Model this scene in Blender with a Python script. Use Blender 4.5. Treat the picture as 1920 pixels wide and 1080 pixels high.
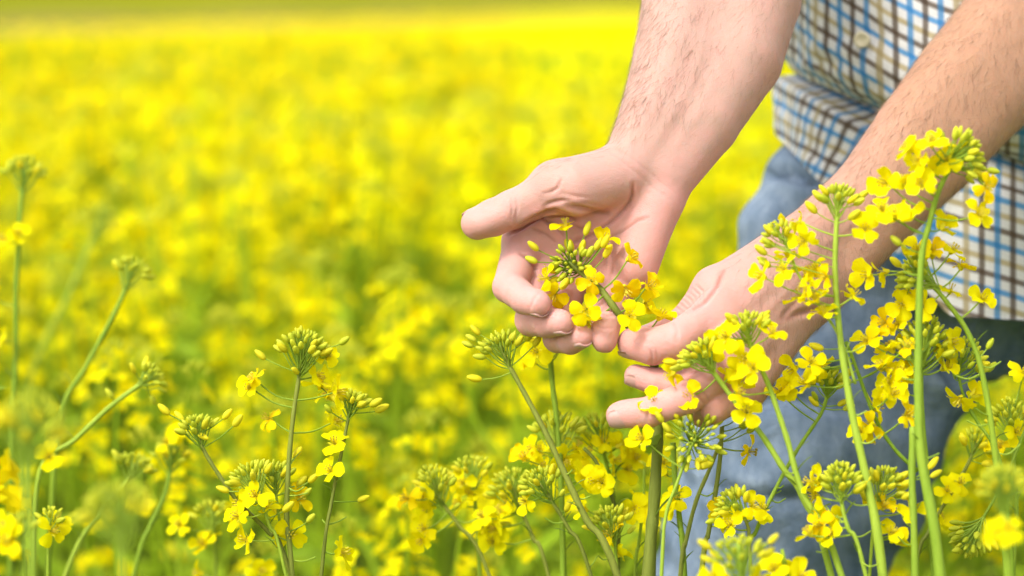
import bpy, math, random
import numpy as np
from mathutils import Vector, Matrix, Quaternion

random.seed(7)
rng = np.random.default_rng(11)
for o in list(bpy.data.objects):
    bpy.data.objects.remove(o)
scene = bpy.context.scene
COL = scene.collection
PI = math.pi

# ------------------------------------------------------------------ camera, sky, sun, exposure
CAM_H = 1.15
FPX = 4640.0                       # focal length in photograph pixels
PITCH = math.atan(540.0 / FPX)     # horizon on the top edge of the frame
FOCUS = 1.6
cam = bpy.data.cameras.new('camera')
cam.sensor_width = 36.0
cam.lens = 36.0 * FPX / 1920.0
cam.clip_start = 0.05
cam.clip_end = 2000
cam.dof.use_dof = True
cam.dof.focus_distance = FOCUS - 0.012
cam.dof.aperture_fstop = 3.7
cam.dof.aperture_blades = 0
camo = bpy.data.objects.new('camera', cam)
camo.location = (0, 0, CAM_H)
camo.rotation_euler = (PI / 2 - PITCH, 0, 0)
COL.objects.link(camo)
scene.camera = camo

SUN_EL = math.radians(50)
SUN_AZ = math.atan2(-0.62, -0.70)          # to the left and a little behind the camera
world = bpy.data.worlds.new('World')
scene.world = world
world.use_nodes = True
world.cycles.sampling_method = 'MANUAL'
world.cycles.sample_map_resolution = 512
wn = world.node_tree
wn.nodes.clear()
sky = wn.nodes.new('ShaderNodeTexSky')
sky.sky_type = 'NISHITA'
sky.sun_disc = False
sky.sun_elevation = SUN_EL
sky.sun_rotation = SUN_AZ
sky.air_density = 1.0
sky.dust_density = 3.0
hsv = wn.nodes.new('ShaderNodeHueSaturation')   # thin bright overcast: the sky is nearly white
hsv.inputs['Saturation'].default_value = 0.22
bg = wn.nodes.new('ShaderNodeBackground')
bg.inputs['Strength'].default_value = 0.15
wo = wn.nodes.new('ShaderNodeOutputWorld')
wn.links.new(sky.outputs[0], hsv.inputs['Color'])
wn.links.new(hsv.outputs[0], bg.inputs['Color'])
wn.links.new(bg.outputs[0], wo.inputs['Surface'])

sun = bpy.data.lights.new('sun', 'SUN')
sun.energy = 1.2
sun.angle = math.radians(12)
sun.color = (1.0, 0.95, 0.87)
suno = bpy.data.objects.new('sun', sun)
sd = Vector((math.sin(SUN_AZ) * math.cos(SUN_EL), math.cos(SUN_AZ) * math.cos(SUN_EL), math.sin(SUN_EL)))
suno.rotation_euler = sd.to_track_quat('Z', 'Y').to_euler()
suno.location = (-3, -2, 6)
COL.objects.link(suno)

vs = scene.view_settings
vs.view_transform = 'Standard'
vs.look = 'None'
vs.exposure = 1.2
vs.gamma = 1.0
scene.cycles.use_denoising = True
scene.cycles.max_bounces = 6
scene.cycles.diffuse_bounces = 3
scene.cycles.glossy_bounces = 2
scene.cycles.transmission_bounces = 4
scene.cycles.use_adaptive_sampling = True
scene.cycles.adaptive_threshold = 0.02
scene.cycles.transparent_max_bounces = 8

# ------------------------------------------------------------------ geometry helpers
CP, SP = math.cos(PITCH), math.sin(PITCH)

def P(px, py, dz=0.0):
    """photo pixel at a depth of FOCUS + dz mm along the lens axis -> world point"""
    d = FOCUS + dz * 0.001
    x = (px - 960.0) * d / FPX
    y = (540.0 - py) * d / FPX
    return np.array((x, d * CP + y * SP, CAM_H - d * SP + y * CP))

def S(px, dz=0.0):
    return px * (FOCUS + dz * 0.001) / FPX

def project(V):
    """world points (n,3) -> photo pixel x, y and depth"""
    q = V - np.array((0, 0, CAM_H))
    d = q[:, 1] * CP - q[:, 2] * SP
    yy = q[:, 1] * SP + q[:, 2] * CP
    return 960 + q[:, 0] / d * FPX, 540 - yy / d * FPX, d

def mesh_np(name, V, F, smooth=True, mats=None, midx=None):
    """V (n,3); F (m,3|4) array or list of such arrays"""
    me = bpy.data.meshes.new(name)
    V = np.asarray(V, dtype=np.float32)
    if not isinstance(F, (list, tuple)):
        F = [F]
    F = [np.asarray(f, dtype=np.int32) for f in F if len(f)]
    loops = np.concatenate([f.ravel() for f in F])
    tot = np.concatenate([np.full(len(f), f.shape[1], dtype=np.int32) for f in F])
    start = np.concatenate(([0], np.cumsum(tot)[:-1])).astype(np.int32)
    me.vertices.add(len(V))
    me.vertices.foreach_set('co', V.ravel())
    me.loops.add(len(loops))
    me.loops.foreach_set('vertex_index', loops)
    me.polygons.add(len(tot))
    me.polygons.foreach_set('loop_start', start)
    me.polygons.foreach_set('loop_total', tot)
    if midx is not None:
        me.polygons.foreach_set('material_index', np.asarray(midx, dtype=np.int32))
    me.update(calc_edges=True)
    me.validate()
    me.polygons.foreach_set('use_smooth', np.full(len(me.polygons), smooth))
    for m in (mats or []):
        me.materials.append(m)
    return me

def link(name, me, parent=None, loc=None, mat4=None):
    o = bpy.data.objects.new(name, me)
    COL.objects.link(o)
    if parent is not None:
        o.parent = parent
    if mat4 is not None:
        o.matrix_basis = mat4
    elif loc is not None:
        o.location = loc
    return o

def empty(name, loc):
    o = bpy.data.objects.new(name, None)
    o.location = loc
    o.empty_display_size = 0.05
    COL.objects.link(o)
    return o

def tag(o, label, cat, group=None):
    o['label'] = label
    o['category'] = cat
    if group:
        o['group'] = group

class MB:
    """collects verts and faces (tris / quads) of one mesh, with material slots"""
    def __init__(self):
        self.V, self.T, self.Q, self.mt, self.mq, self.n = [], [], [], [], [], 0
    def add(self, V, T=None, Q=None, m=0):
        V = np.asarray(V, dtype=np.float64).reshape(-1, 3)
        if T is not None and len(T):
            T = np.asarray(T) + self.n
            self.T.append(T); self.mt.append(np.full(len(T), m))
        if Q is not None and len(Q):
            Q = np.asarray(Q) + self.n
            self.Q.append(Q); self.mq.append(np.full(len(Q), m))
        self.V.append(V); self.n += len(V)
    def tube(self, pts, rad, seg=8, m=0, cap=True, rib=0.0):
        pts = np.asarray(pts, dtype=float)
        n = len(pts)
        rad = np.broadcast_to(np.asarray(rad, dtype=float), (n,))
        t = np.gradient(pts, axis=0)
        t /= np.linalg.norm(t, axis=1)[:, None] + 1e-12
        ref = np.array((0.31, 0.87, 0.38))
        if abs(t[0] @ ref) > 0.9:
            ref = np.array((0.9, -0.1, 0.4))
        u = np.cross(t, ref); u /= np.linalg.norm(u, axis=1)[:, None] + 1e-12
        w = np.cross(t, u)
        a = np.arange(seg) * 2 * PI / seg
        rb = 1.0 + rib * (1 - 2 * (np.arange(seg) % 2))
        V = pts[:, None, :] + rad[:, None, None] * rb[None, :, None] * (np.cos(a)[None, :, None] * u[:, None, :] + np.sin(a)[None, :, None] * w[:, None, :])
        V = V.reshape(-1, 3)
        i, j = np.meshgrid(np.arange(n - 1), np.arange(seg), indexing='ij')
        i = i.ravel(); j = j.ravel(); k = (j + 1) % seg
        Q = np.stack([i * seg + j, i * seg + k, (i + 1) * seg + k, (i + 1) * seg + j], 1)
        T = None
        if cap:
            V = np.vstack([V, pts[:1], pts[-1:]])
            a0, a1 = n * seg, n * seg + 1
            jj = np.arange(seg); kk = (jj + 1) % seg
            T = np.vstack([np.stack([kk, jj, np.full(seg, a0)], 1), np.stack([(n - 1) * seg + jj, (n - 1) * seg + kk, np.full(seg, a1)], 1)])
        self.add(V, T, Q, m)
    def mesh(self, name, mats, smooth=True):
        F, mi = [], []
        if self.T:
            F.append(np.vstack(self.T)); mi.append(np.concatenate(self.mt))
        if self.Q:
            F.append(np.vstack(self.Q)); mi.append(np.concatenate(self.mq))
        return mesh_np(name, np.vstack(self.V), F, smooth, mats, np.concatenate(mi))

def catmull(pts, n=6):
    pts = np.asarray(pts, dtype=float)
    if len(pts) < 3:
        t = np.linspace(0, 1, n + 1)[:, None]
        return pts[0] * (1 - t) + pts[-1] * t
    p = np.vstack([2 * pts[0] - pts[1], pts, 2 * pts[-1] - pts[-2]])
    out = []
    for i in range(1, len(p) - 2):
        for k in range(n):
            t = k / n
            out.append(0.5 * ((2 * p[i]) + (p[i + 1] - p[i - 1]) * t + (2 * p[i - 1] - 5 * p[i] + 4 * p[i + 1] - p[i + 2]) * t * t
                              + (3 * p[i] - p[i - 1] - 3 * p[i + 1] + p[i + 2]) * t ** 3))
    out.append(p[-2])
    return np.array(out)

# ------------------------------------------------------------------ material helpers
class NT:
    def __init__(self, name):
        self.m = bpy.data.materials.new(name)
        self.m.use_nodes = True
        self.t = self.m.node_tree
        self.t.nodes.clear()
        self.out = self.t.nodes.new('ShaderNodeOutputMaterial')
    def n(self, typ, **kw):
        nd = self.t.nodes.new(typ)
        for k, v in kw.items():
            setattr(nd, k, v)
        return nd
    def l(self, a, b):
        self.t.links.new(a, b)
    def put(self, sock, v):
        if isinstance(v, bpy.types.NodeSocket):
            self.l(v, sock)
        else:
            sock.default_value = v
    def math(self, op, a, b=0.0, c=None, clamp=False):
        nd = self.n('ShaderNodeMath', operation=op, use_clamp=clamp)
        self.put(nd.inputs[0], a); self.put(nd.inputs[1], b)
        if c is not None:
            self.put(nd.inputs[2], c)
        return nd.outputs[0]
    def mix(self, f, a, b, mode='MIX'):
        nd = self.n('ShaderNodeMix', data_type='RGBA', blend_type=mode)
        self.put(nd.inputs[0], f)
        for s, v in ((nd.inputs[6], a), (nd.inputs[7], b)):
            if isinstance(v, bpy.types.NodeSocket):
                self.l(v, s)
            else:
                s.default_value = (*v[:3], 1)
        return nd.outputs[2]
    def noise(self, scale, detail=3, rough=0.5, vec=None, dist=0.0):
        nd = self.n('ShaderNodeTexNoise')
        nd.inputs['Scale'].default_value = scale
        nd.inputs['Detail'].default_value = detail
        nd.inputs['Roughness'].default_value = rough
        nd.inputs['Distortion'].default_value = dist
        if vec is not None:
            self.l(vec, nd.inputs['Vector'])
        return nd.outputs[0]
    def ramp(self, f, stops, interp='LINEAR'):
        nd = self.n('ShaderNodeValToRGB')
        cr = nd.color_ramp
        cr.interpolation = interp
        while len(cr.elements) < len(stops):
            cr.elements.new(0.5)
        for e, (p, c) in zip(cr.elements, stops):
            e.position = p
            e.color = (*c[:3], 1)
        self.l(f, nd.inputs[0])
        return nd.outputs[0]
    def objco(self):
        return self.n('ShaderNodeTexCoord').outputs['Object']
    def objrand(self):
        return self.n('ShaderNodeObjectInfo').outputs['Random']
    def pos(self):
        return self.n('ShaderNodeNewGeometry').outputs['Position']
    def bump(self, h, dist, strength=1.0, normal=None):
        nd = self.n('ShaderNodeBump')
        nd.inputs['Distance'].default_value = dist
        nd.inputs['Strength'].default_value = strength
        self.l(h, nd.inputs['Height'])
        if normal is not None:
            self.l(normal, nd.inputs['Normal'])
        return nd.outputs[0]
    def bsdf(self, col, rough=0.6, normal=None, **kw):
        b = self.n('ShaderNodeBsdfPrincipled')
        if isinstance(col, bpy.types.NodeSocket):
            self.l(col, b.inputs['Base Color'])
        else:
            b.inputs['Base Color'].default_value = (*col[:3], 1)
        self.put(b.inputs['Roughness'], rough)
        if normal is not None:
            self.l(normal, b.inputs['Normal'])
        for k, v in kw.items():
            self.put(b.inputs[k], v)
        return b
    def done(self, sh):
        self.l(sh.outputs[0] if hasattr(sh, 'outputs') else sh, self.out.inputs['Surface'])
        return self.m
    def leafy(self, col, rough, tr, normal=None, spec=0.3):
        """thin plant tissue: diffuse + transmitted light"""
        b = self.bsdf(col, rough, normal, **{'Specular IOR Level': spec})
        t = self.n('ShaderNodeBsdfTranslucent')
        self.l(col, t.inputs['Color'])
        mx = self.n('ShaderNodeMixShader')
        mx.inputs[0].default_value = tr
        self.l(b.outputs[0], mx.inputs[1]); self.l(t.outputs[0], mx.inputs[2])
        return self.done(mx)

def mat_petal(name, c0, c1, tr=0.38):
    k = NT(name)
    vec = k.objco()
    f = k.math('ADD', k.math('MULTIPLY', k.noise(90, 3, 0.6, vec), 0.55), k.math('MULTIPLY', k.objrand(), 0.5))
    col = k.ramp(f, [(0.2, c0), (0.8, c1)])
    sx = k.n('ShaderNodeSeparateXYZ'); k.l(vec, sx.inputs[0])
    claw = k.math('SUBTRACT', 1.0, k.math('DIVIDE', sx.outputs[0], 0.0055), clamp=True)
    ang = k.math('DIVIDE', sx.outputs[1], k.math('ADD', k.math('ABSOLUTE', sx.outputs[0]), 0.002))
    vein = k.math('POWER', k.math('ABSOLUTE', k.math('SINE', k.math('MULTIPLY', ang, 17.0))), 6.0)
    col = k.mix(k.math('MULTIPLY', claw, 0.55), col, (c0[0] * 0.92, c0[1] * 0.80, 0.004))
    col = k.mix(k.math('MULTIPLY', vein, 0.16), col, (c0[0] * 0.95, c0[1] * 0.74, 0.002))
    w = k.n('ShaderNodeTexWave', wave_type='BANDS', bands_direction='X')
    w.inputs['Scale'].default_value = 260
    w.inputs['Distortion'].default_value = 2.5
    k.l(vec, w.inputs['Vector'])
    nrm = k.bump(w.outputs[1], 0.00018, 0.6)
    return k.leafy(col, 0.65, tr, nrm, 0.06)

def mat_plant(name, c0, c1, tr=0.15, scale=60, rough=0.5, stretch=1.0):
    k = NT(name)
    vec = k.objco()
    if stretch != 1.0:
        mp = k.n('ShaderNodeMapping')
        mp.inputs['Scale'].default_value = (1, 1, stretch)
        k.l(vec, mp.inputs['Vector'])
        vec = mp.outputs[0]
    f = k.math('ADD', k.math('MULTIPLY', k.noise(scale, 4, 0.6, vec), 0.7), k.math('MULTIPLY', k.objrand(), 0.4))
    col = k.ramp(f, [(0.3, c0), (0.8, c1)])
    nrm = k.bump(k.noise(scale * 8, 3, 0.6, vec), 0.0006, 0.5)
    return k.leafy(col, rough, tr, nrm, 0.14)

M = {}
M['petal'] = mat_petal('petal_yellow', (0.93, 0.80, 0.002), (0.95, 0.89, 0.003), 0.5)
M['petal_old'] = mat_petal('petal_deep_yellow', (0.92, 0.64, 0.002), (0.94, 0.78, 0.003), 0.45)
M['field_petal'] = mat_petal('field_petal_yellow', (0.94, 0.86, 0.001), (0.96, 0.93, 0.001), 0.48)
M['bud'] = mat_plant('bud_green', (0.47, 0.54, 0.03), (0.72, 0.72, 0.05), 0.32, 90)
M['bud_yellow'] = mat_plant('bud_yellow_green', (0.68, 0.64, 0.03), (0.86, 0.74, 0.02), 0.32, 90)
M['stem'] = mat_plant('stem_green', (0.16, 0.27, 0.02), (0.33, 0.44, 0.04), 0.1, 240, 0.5, 0.12)
M['stem_brown'] = mat_plant('stem_olive_brown', (0.14, 0.17, 0.025), (0.27, 0.30, 0.05), 0.06, 240, 0.5, 0.12)
M['stem_pale'] = mat_plant('stem_pale_green', (0.22, 0.34, 0.03), (0.37, 0.49, 0.055), 0.1, 200, 0.5, 0.12)
M['leaf'] = mat_plant('leaf_green', (0.14, 0.23, 0.03), (0.30, 0.40, 0.06), 0.35, 25)
M['field_green'] = mat_plant('field_green', (0.27, 0.42, 0.016), (0.48, 0.63, 0.034), 0.48, 9)
M['anther'] = mat_plant('anther_ochre', (0.55, 0.42, 0.03), (0.70, 0.58, 0.05), 0.1, 200)

# ------------------------------------------------------------------ ground, track and far grass
def mat_ground(name, c0, c1, c2, scale):
    k = NT(name)
    v = k.pos()
    col = k.ramp(k.noise(scale, 6, 0.65, v), [(0.3, c0), (0.5, c1), (0.72, c2)])
    nrm = k.bump(k.noise(scale * 9, 5, 0.6, v), 0.03, 0.7)
    return k.done(k.bsdf(col, 0.9, nrm, **{'Specular IOR Level': 0.0}))
M['soil'] = mat_ground('soil_brown', (0.07, 0.09, 0.025), (0.10, 0.13, 0.03), (0.13, 0.19, 0.035), 3.0)
M['track'] = mat_ground('track_dry_earth', (0.21, 0.165, 0.04), (0.26, 0.21, 0.055), (0.23, 0.21, 0.04), 0.8)
M['far_grass'] = mat_ground('far_grass', (0.13, 0.15, 0.010), (0.20, 0.21, 0.012), (0.28, 0.25, 0.016), 0.12)

def sheet(name, xs, ys, zf, mat):
    X, Y = np.meshgrid(xs, ys, indexing='ij')
    Z = zf(X, Y)
    V = np.stack([X, Y, Z], -1).reshape(-1, 3)
    n, m = len(xs), len(ys)
    i, j = np.meshgrid(np.arange(n - 1), np.arange(m - 1), indexing='ij')
    i = i.ravel(); j = j.ravel()
    Q = np.stack([i * m + j, (i + 1) * m + j, (i + 1) * m + j + 1, i * m + j + 1], 1)
    o = link(name, mesh_np(name, V, Q, True, [mat]))
    o['kind'] = 'structure'
    return o
gx = np.concatenate([np.linspace(-900, -12, 12), np.linspace(-10, 10, 81), np.linspace(12, 900, 12)])
gy = np.concatenate([np.linspace(-300, -4, 8), np.linspace(-3, 40, 120), np.linspace(45, 1200, 16)])
sheet('field_soil', gx, gy, lambda X, Y: 0.012 * np.sin(X * 7.1 + 0.6 * np.sin(Y * 2)) * np.cos(Y * 5.3) * (np.abs(X) < 12) * (Y > -4) * (Y < 45), M['soil'])

E0 = np.array((-3.4, 16.5)); ED = np.array((5.5, 21.0)); ED /= np.linalg.norm(ED)
EN = np.array((-ED[1], ED[0]))
def edge_dist(x, y):
    return (x - E0[0]) * EN[0] + (y - E0[1]) * EN[1]
def bank(name, es, zs, mat):
    ts = np.concatenate([np.linspace(-60, 100, 81), np.linspace(110, 900, 20)])
    T, E = np.meshgrid(ts, es, indexing='ij')
    Z = np.broadcast_to(np.array(zs), T.shape) + 0.03 * np.sin(T * 0.9 + E) * np.cos(E * 1.7)
    V = np.stack([E0[0] + ED[0] * T + EN[0] * E, E0[1] + ED[1] * T + EN[1] * E, Z], -1).reshape(-1, 3)
    m = len(es)
    i, j = np.meshgrid(np.arange(len(ts) - 1), np.arange(m - 1), indexing='ij')
    i = i.ravel(); j = j.ravel()
    Q = np.stack([i * m + j, (i + 1) * m + j, (i + 1) * m + j + 1, i * m + j + 1], 1)
    o = link(name, mesh_np(name, V, Q, True, [mat]))
    o['kind'] = 'structure'
bank('dirt_track', [0.3, 0.9, 1.6, 3.0, 4.5, 5.6], [-0.05, 0.55, 0.86, 0.90, 0.91, 0.93], M['track'])
bank('grass_bank', [5.55, 7, 10, 16, 26, 45, 80, 140, 260, 420], [0.90, 0.99, 1.13, 1.4, 1.8, 2.6, 4.2, 7.5, 14, 22], M['far_grass'])

# ------------------------------------------------------------------ implicit-surface modelling for the person
def smin(a, b, k):
    h = np.clip(k - np.abs(a - b), 0, None) / k
    return np.minimum(a, b) - h * h * k * 0.25

class Field:
    def __init__(self, lo, hi, h):
        self.lo = np.array(lo, dtype=float); self.h = h
        self.n = np.ceil((np.array(hi) - self.lo) / h).astype(int) + 1
        self.D = np.full(self.n, 0.06, dtype=np.float32)
    def box(self, lo, hi):
        a = np.clip(np.floor((lo - self.lo) / self.h).astype(int), 0, self.n - 1)
        b = np.clip(np.ceil((hi - self.lo) / self.h).astype(int) + 1, 1, self.n)
        return tuple(slice(x, max(y, x + 1)) for x, y in zip(a, b))
    def axes(self, sl):
        return [(self.lo[i] + self.h * np.arange(sl[i].start, sl[i].stop)).astype(np.float32) for i in range(3)]
    def cone(self, sl, a, b, ra, rb):
        x, y, z = self.axes(sl)
        x = x[:, None, None]; y = y[None, :, None]; z = z[None, None, :]
        d = (b - a).astype(np.float32)
        L = float(d @ d) + 1e-12
        t = np.clip(((x - a[0]) * d[0] + (y - a[1]) * d[1] + (z - a[2]) * d[2]) / L, 0, 1)
        return np.sqrt((x - a[0] - t * d[0]) ** 2 + (y - a[1] - t * d[1]) ** 2 + (z - a[2] - t * d[2]) ** 2) - (ra + (rb - ra) * t)
    def ell(self, sl, c, r):
        x, y, z = self.axes(sl)
        q = np.sqrt(((x[:, None, None] - c[0]) / r[0]) ** 2 + ((y[None, :, None] - c[1]) / r[1]) ** 2 + ((z[None, None, :] - c[2]) / r[2]) ** 2)
        return (q - 1) * min(r)
    def bb(self, prims, m):
        lo = np.min([np.minimum(a - ra, b - rb) for a, b, ra, rb in prims], 0) - m
        hi = np.max([np.maximum(a + ra, b + rb) for a, b, ra, rb in prims], 0) + m
        return self.box(lo, hi)
    def union(self, prims, k):
        for a, b, ra, rb in prims:
            sl = self.bb([(a, b, ra, rb)], 0.02)
            self.D[sl] = smin(self.D[sl], self.cone(sl, a, b, ra, rb), k)
    def union_chain(self, prims, k):
        sl = self.bb(prims, 0.02)
        d = np.full([q.stop - q.start for q in sl], 0.06, dtype=np.float32)
        for pr in prims:
            s2 = self.bb([pr], 0.021)
            s2 = tuple(slice(max(p.start, q.start), min(p.stop, q.stop)) for p, q in zip(s2, sl))
            lc = tuple(slice(p.start - q.start, p.stop - q.start) for p, q in zip(s2, sl))
            d[lc] = smin(d[lc], self.cone(s2, *pr), 0.002)
        self.D[sl] = smin(self.D[sl], d, k)
    def union_ell(self, c, r, k):
        c = np.array(c); r = np.array(r)
        sl = self.box(c - r - 0.02, c + r + 0.02)
        self.D[sl] = smin(self.D[sl], self.ell(sl, c, r), k)
    def fingers(self, chains, kbase=0.007, ktip=0.0022):
        base = self.D.copy()
        for prims in chains:
            sl = self.bb(prims, 0.015)
            s = base[sl]
            for i, pr in enumerate(prims):
                s = smin(s, self.cone(sl, *pr), kbase if i == 0 else ktip)
            self.D[sl] = np.minimum(self.D[sl], s)
    def polygonize(self, smooth=2):
        D = self.D
        ins = D < 0
        c = np.zeros(np.array(D.shape) - 1, dtype=np.int8)
        offs = [(i, j, k) for i in (0, 1) for j in (0, 1) for k in (0, 1)]
        nx, ny, nz = D.shape
        for i, j, k in offs:
            c += ins[i:nx - 1 + i, j:ny - 1 + j, k:nz - 1 + k]
        act = (c > 0) & (c < 8)
        idx = np.argwhere(act)
        vid = np.full(c.shape, -1, dtype=np.int32)
        vid[act] = np.arange(len(idx))
        vals = np.stack([D[idx[:, 0] + i, idx[:, 1] + j, idx[:, 2] + k] for i, j, k in offs], 1)
        pos = np.zeros((len(idx), 3)); cnt = np.zeros(len(idx))
        oa = np.array(offs)
        for e0 in range(8):
            for e1 in range(e0 + 1, 8):
                if np.abs(oa[e0] - oa[e1]).sum() != 1:
                    continue
                va, vb = vals[:, e0], vals[:, e1]
                mk = (va < 0) != (vb < 0)
                t = np.where(mk, va / np.where(mk, va - vb, 1), 0)
                pos += mk[:, None] * (oa[e0] + t[:, None] * (oa[e1] - oa[e0])); cnt += mk
        V = self.lo + self.h * (idx + pos / cnt[:, None])
        Q = []
        for ax in range(3):
            o1, o2 = (ax + 1) % 3, (ax + 2) % 3
            A = np.moveaxis(ins, (ax, o1, o2), (0, 1, 2))
            W = np.moveaxis(vid, (ax, o1, o2), (0, 1, 2))
            s0 = A[:-1, 1:-1, 1:-1]; s1 = A[1:, 1:-1, 1:-1]
            for flip in (False, True):
                w = np.argwhere((s0 & ~s1) if not flip else (~s0 & s1))
                i, j, k = w[:, 0], w[:, 1] + 1, w[:, 2] + 1
                q = np.stack([W[i, j - 1, k - 1], W[i, j, k - 1], W[i, j, k], W[i, j - 1, k]], 1)
                if flip:
                    q = q[:, ::-1]
                Q.append(q)
        Q = np.vstack(Q)
        Q = Q[(Q >= 0).all(1)]
        for _ in range(smooth):
            V = relax(V, Q, 0.5)
        return V, Q

def relax(V, Q, f):
    e = np.vstack([Q[:, [0, 1]], Q[:, [1, 2]], Q[:, [2, 3]], Q[:, [3, 0]]])
    n = len(V)
    deg = np.bincount(e[:, 0], minlength=n) + np.bincount(e[:, 1], minlength=n)
    out = np.empty_like(V)
    for a in range(3):
        out[:, a] = np.bincount(e[:, 0], V[e[:, 1], a], n) + np.bincount(e[:, 1], V[e[:, 0], a], n)
    out /= np.maximum(deg, 1)[:, None]
    return V * (1 - f) + out * f

def normals(V, Q):
    fn = np.cross(V[Q[:, 2]] - V[Q[:, 0]], V[Q[:, 3]] - V[Q[:, 1]])
    N = np.zeros_like(V)
    for c in range(4):
        for a in range(3):
            N[:, a] += np.bincount(Q[:, c], fn[:, a], len(V))
    return N / (np.linalg.norm(N, axis=1)[:, None] + 1e-12)

def seg_dist(X, Y, poly):
    best = np.full(len(X), 1e9)
    for (x0, y0), (x1, y1) in zip(poly[:-1], poly[1:]):
        dx, dy = x1 - x0, y1 - y0
        t = np.clip(((X - x0) * dx + (Y - y0) * dy) / (dx * dx + dy * dy + 1e-9), 0, 1)
        best = np.minimum(best, np.hypot(X - x0 - t * dx, Y - y0 - t * dy))
    return best

def crease(V, Q, lines):
    """press creases (photo-plane polylines, width in px, depth in mm) into the side of the surface that faces the lens"""
    N = normals(V, Q)
    X, Y, d = project(V)
    view = V - np.array((0, 0, CAM_H)); view /= np.linalg.norm(view, axis=1)[:, None]
    face = np.clip(-(N * view).sum(1) * 2.5, 0, 1)
    off = np.zeros(len(V))
    for poly, w, dep, dmax in lines:
        q = seg_dist(X, Y, poly)
        e0, e1 = poly[0], poly[-1]
        fade = np.clip(np.minimum(np.hypot(X - e0[0], Y - e0[1]), np.hypot(X - e1[0], Y - e1[1])) / (5 * w), 0, 1)
        wgt = (np.exp(-(q / w) ** 2) - 0.18 * np.exp(-((q - 2.4 * w) / (1.5 * w)) ** 2)) * (d < FOCUS + dmax * 0.001) * (0.15 + 0.85 * fade)
        off += dep * 0.0016 * wgt
    return V - N * (off * face)[:, None]

def J(px, py, dz):
    return P(px, py, dz)

def chain(pts, rads):
    """pts (px,py,dz), rads in photo px -> list of cones"""
    return [(J(*pts[i]), J(*pts[i + 1]), S(rads[i], pts[i][2]), S(rads[i + 1], pts[i + 1][2])) for i in range(len(pts) - 1)]

def finger(pts, rads):
    """knuckle to tip, every phalanx waisted a little between its joints and padded on the inner side"""
    w = [J(*p) for p in pts]; r = [S(a, p[2]) for a, p in zip(rads, pts)]
    out = []
    for i in range(len(w) - 1):
        a, b = w[i], w[i + 1]
        if 0 < i:
            m = 0.5 * (a + b); rm = 0.5 * (r[i] + r[i + 1]) * 0.955
            out += [(a, m, r[i], rm), (m, b, rm, r[i + 1])]
        else:
            out.append((a, b, r[i], r[i + 1]))
    for i in range(1, len(w) - 1):                     # soft pads
        a, b = w[i], w[i + 1]
        ins = (w[i - 1] - w[i]) / np.linalg.norm(w[i - 1] - w[i]) + (b - a) / np.linalg.norm(b - a)
        ax = (b - a) / np.linalg.norm(b - a)
        ins = ins - ax * (ins @ ax)
        if np.linalg.norm(ins) > 0.08:
            ins /= np.linalg.norm(ins)
            rr = 0.5 * (r[i] + r[i + 1])
            out.append((a + (b - a) * 0.35 + ins * rr * 0.14, a + (b - a) * 0.8 + ins * rr * 0.14, rr * 0.90, rr * 0.90))
    return out

# --- right hand (open, palm to the lens) ---
H1 = {
 'index':  ([(985, 452, 14), (954, 538, -16), (984, 562, -36), (1009, 570, -48)], [40, 30, 27, 24]),
 'middle': ([(1015, 492, 16), (996, 600, -12), (1026, 606, -34), (1052, 605, -47)], [38, 30, 27, 24]),
 'ring':   ([(1068, 522, 12), (1046, 633, -10), (1070, 638, -31), (1089, 631, -43)], [36, 28, 26, 23]),
 'little': ([(1150, 545, 2), (1142, 580, -25), (1136, 606, -37), (1133, 638, -41)], [36, 29, 27, 24]),
}
arm1 = []
arm1.append(chain([(1330, -420, 190), (1322, -300, 128), (1292, -140, 90), (1295, 0, 60), (1270, 110, 38), (1225, 220, 15), (1182, 300, 0)], [105, 100, 97, 90, 82, 64, 50]))
arm1.append(chain([(1440, -420, 190), (1436, -300, 128), (1405, -140, 92), (1410, 0, 62), (1385, 110, 42), (1320, 230, 20), (1247, 335, 4)], [105, 98, 97, 91, 82, 66, 54]))
palm1 = []
palm1 += chain([(1190, 328, 5), (985, 452, 14)], [46, 40])
palm1 += chain([(1205, 345, 5), (1015, 492, 16)], [46, 38])
palm1 += chain([(1222, 358, 5), (1068, 522, 12)], [46, 36])
palm1 += chain([(1238, 375, 3), (1150, 545, 2)], [43, 35])
palm1 += chain([(1233, 390, -5), (1193, 500, -8)], [40, 42])
palm1 += chain([(1165, 330, -8), (1078, 353, -19)], [46, 53])
palm1 += chain([(1142, 325, -5), (1040, 350, -14)], [46, 45])
thumb1 = chain([(1040, 350, -14), (1004, 372, -13), (960, 393, -12)], [45, 37, 36]) + chain([(960, 393, -12), (925, 408, -12), (895, 419, -12)], [36, 34.5, 31])
thumb1 += chain([(945, 402, -20), (905, 419, -18)], [26, 24])

# --- left hand (pinching the stem, back of the hand to the lens) ---
H2 = {
 'index':  ([(1345, 585, -32), (1270, 638, -52), (1224, 650, -44), (1187, 644, -36)], [38, 35, 34, 30]),
 'middle': ([(1352, 640, -42), (1292, 728, -44), (1232, 716, -38), (1192, 705, -34)], [34, 28, 25, 22]),
 'ring':   ([(1370, 690, -44), (1288, 745, -60), (1216, 773, -55), (1161, 779, -50)], [34, 31, 28, 25]),
 'little': ([(1402, 733, -36), (1338, 766, -52), (1318, 776, -36), (1334, 772, -22)], [31, 28, 25, 22]),
}
arm2 = []
arm2.append(chain([(2080, -330, 230), (1975, -45, 150), (1885, 45, 118), (1800, 138, 86), (1712, 245, 62), (1625, 356, 42), (1512, 445, 24)], [110, 95, 88, 80, 72, 63, 50]))
arm2.append(chain([(2150, -280, 230), (2040, 15, 152), (1945, 100, 122), (1850, 188, 90), (1755, 300, 66), (1656, 408, 46), (1537, 541, 28)], [110, 95, 88, 80, 71, 60, 50]))
palm2 = []
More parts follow.
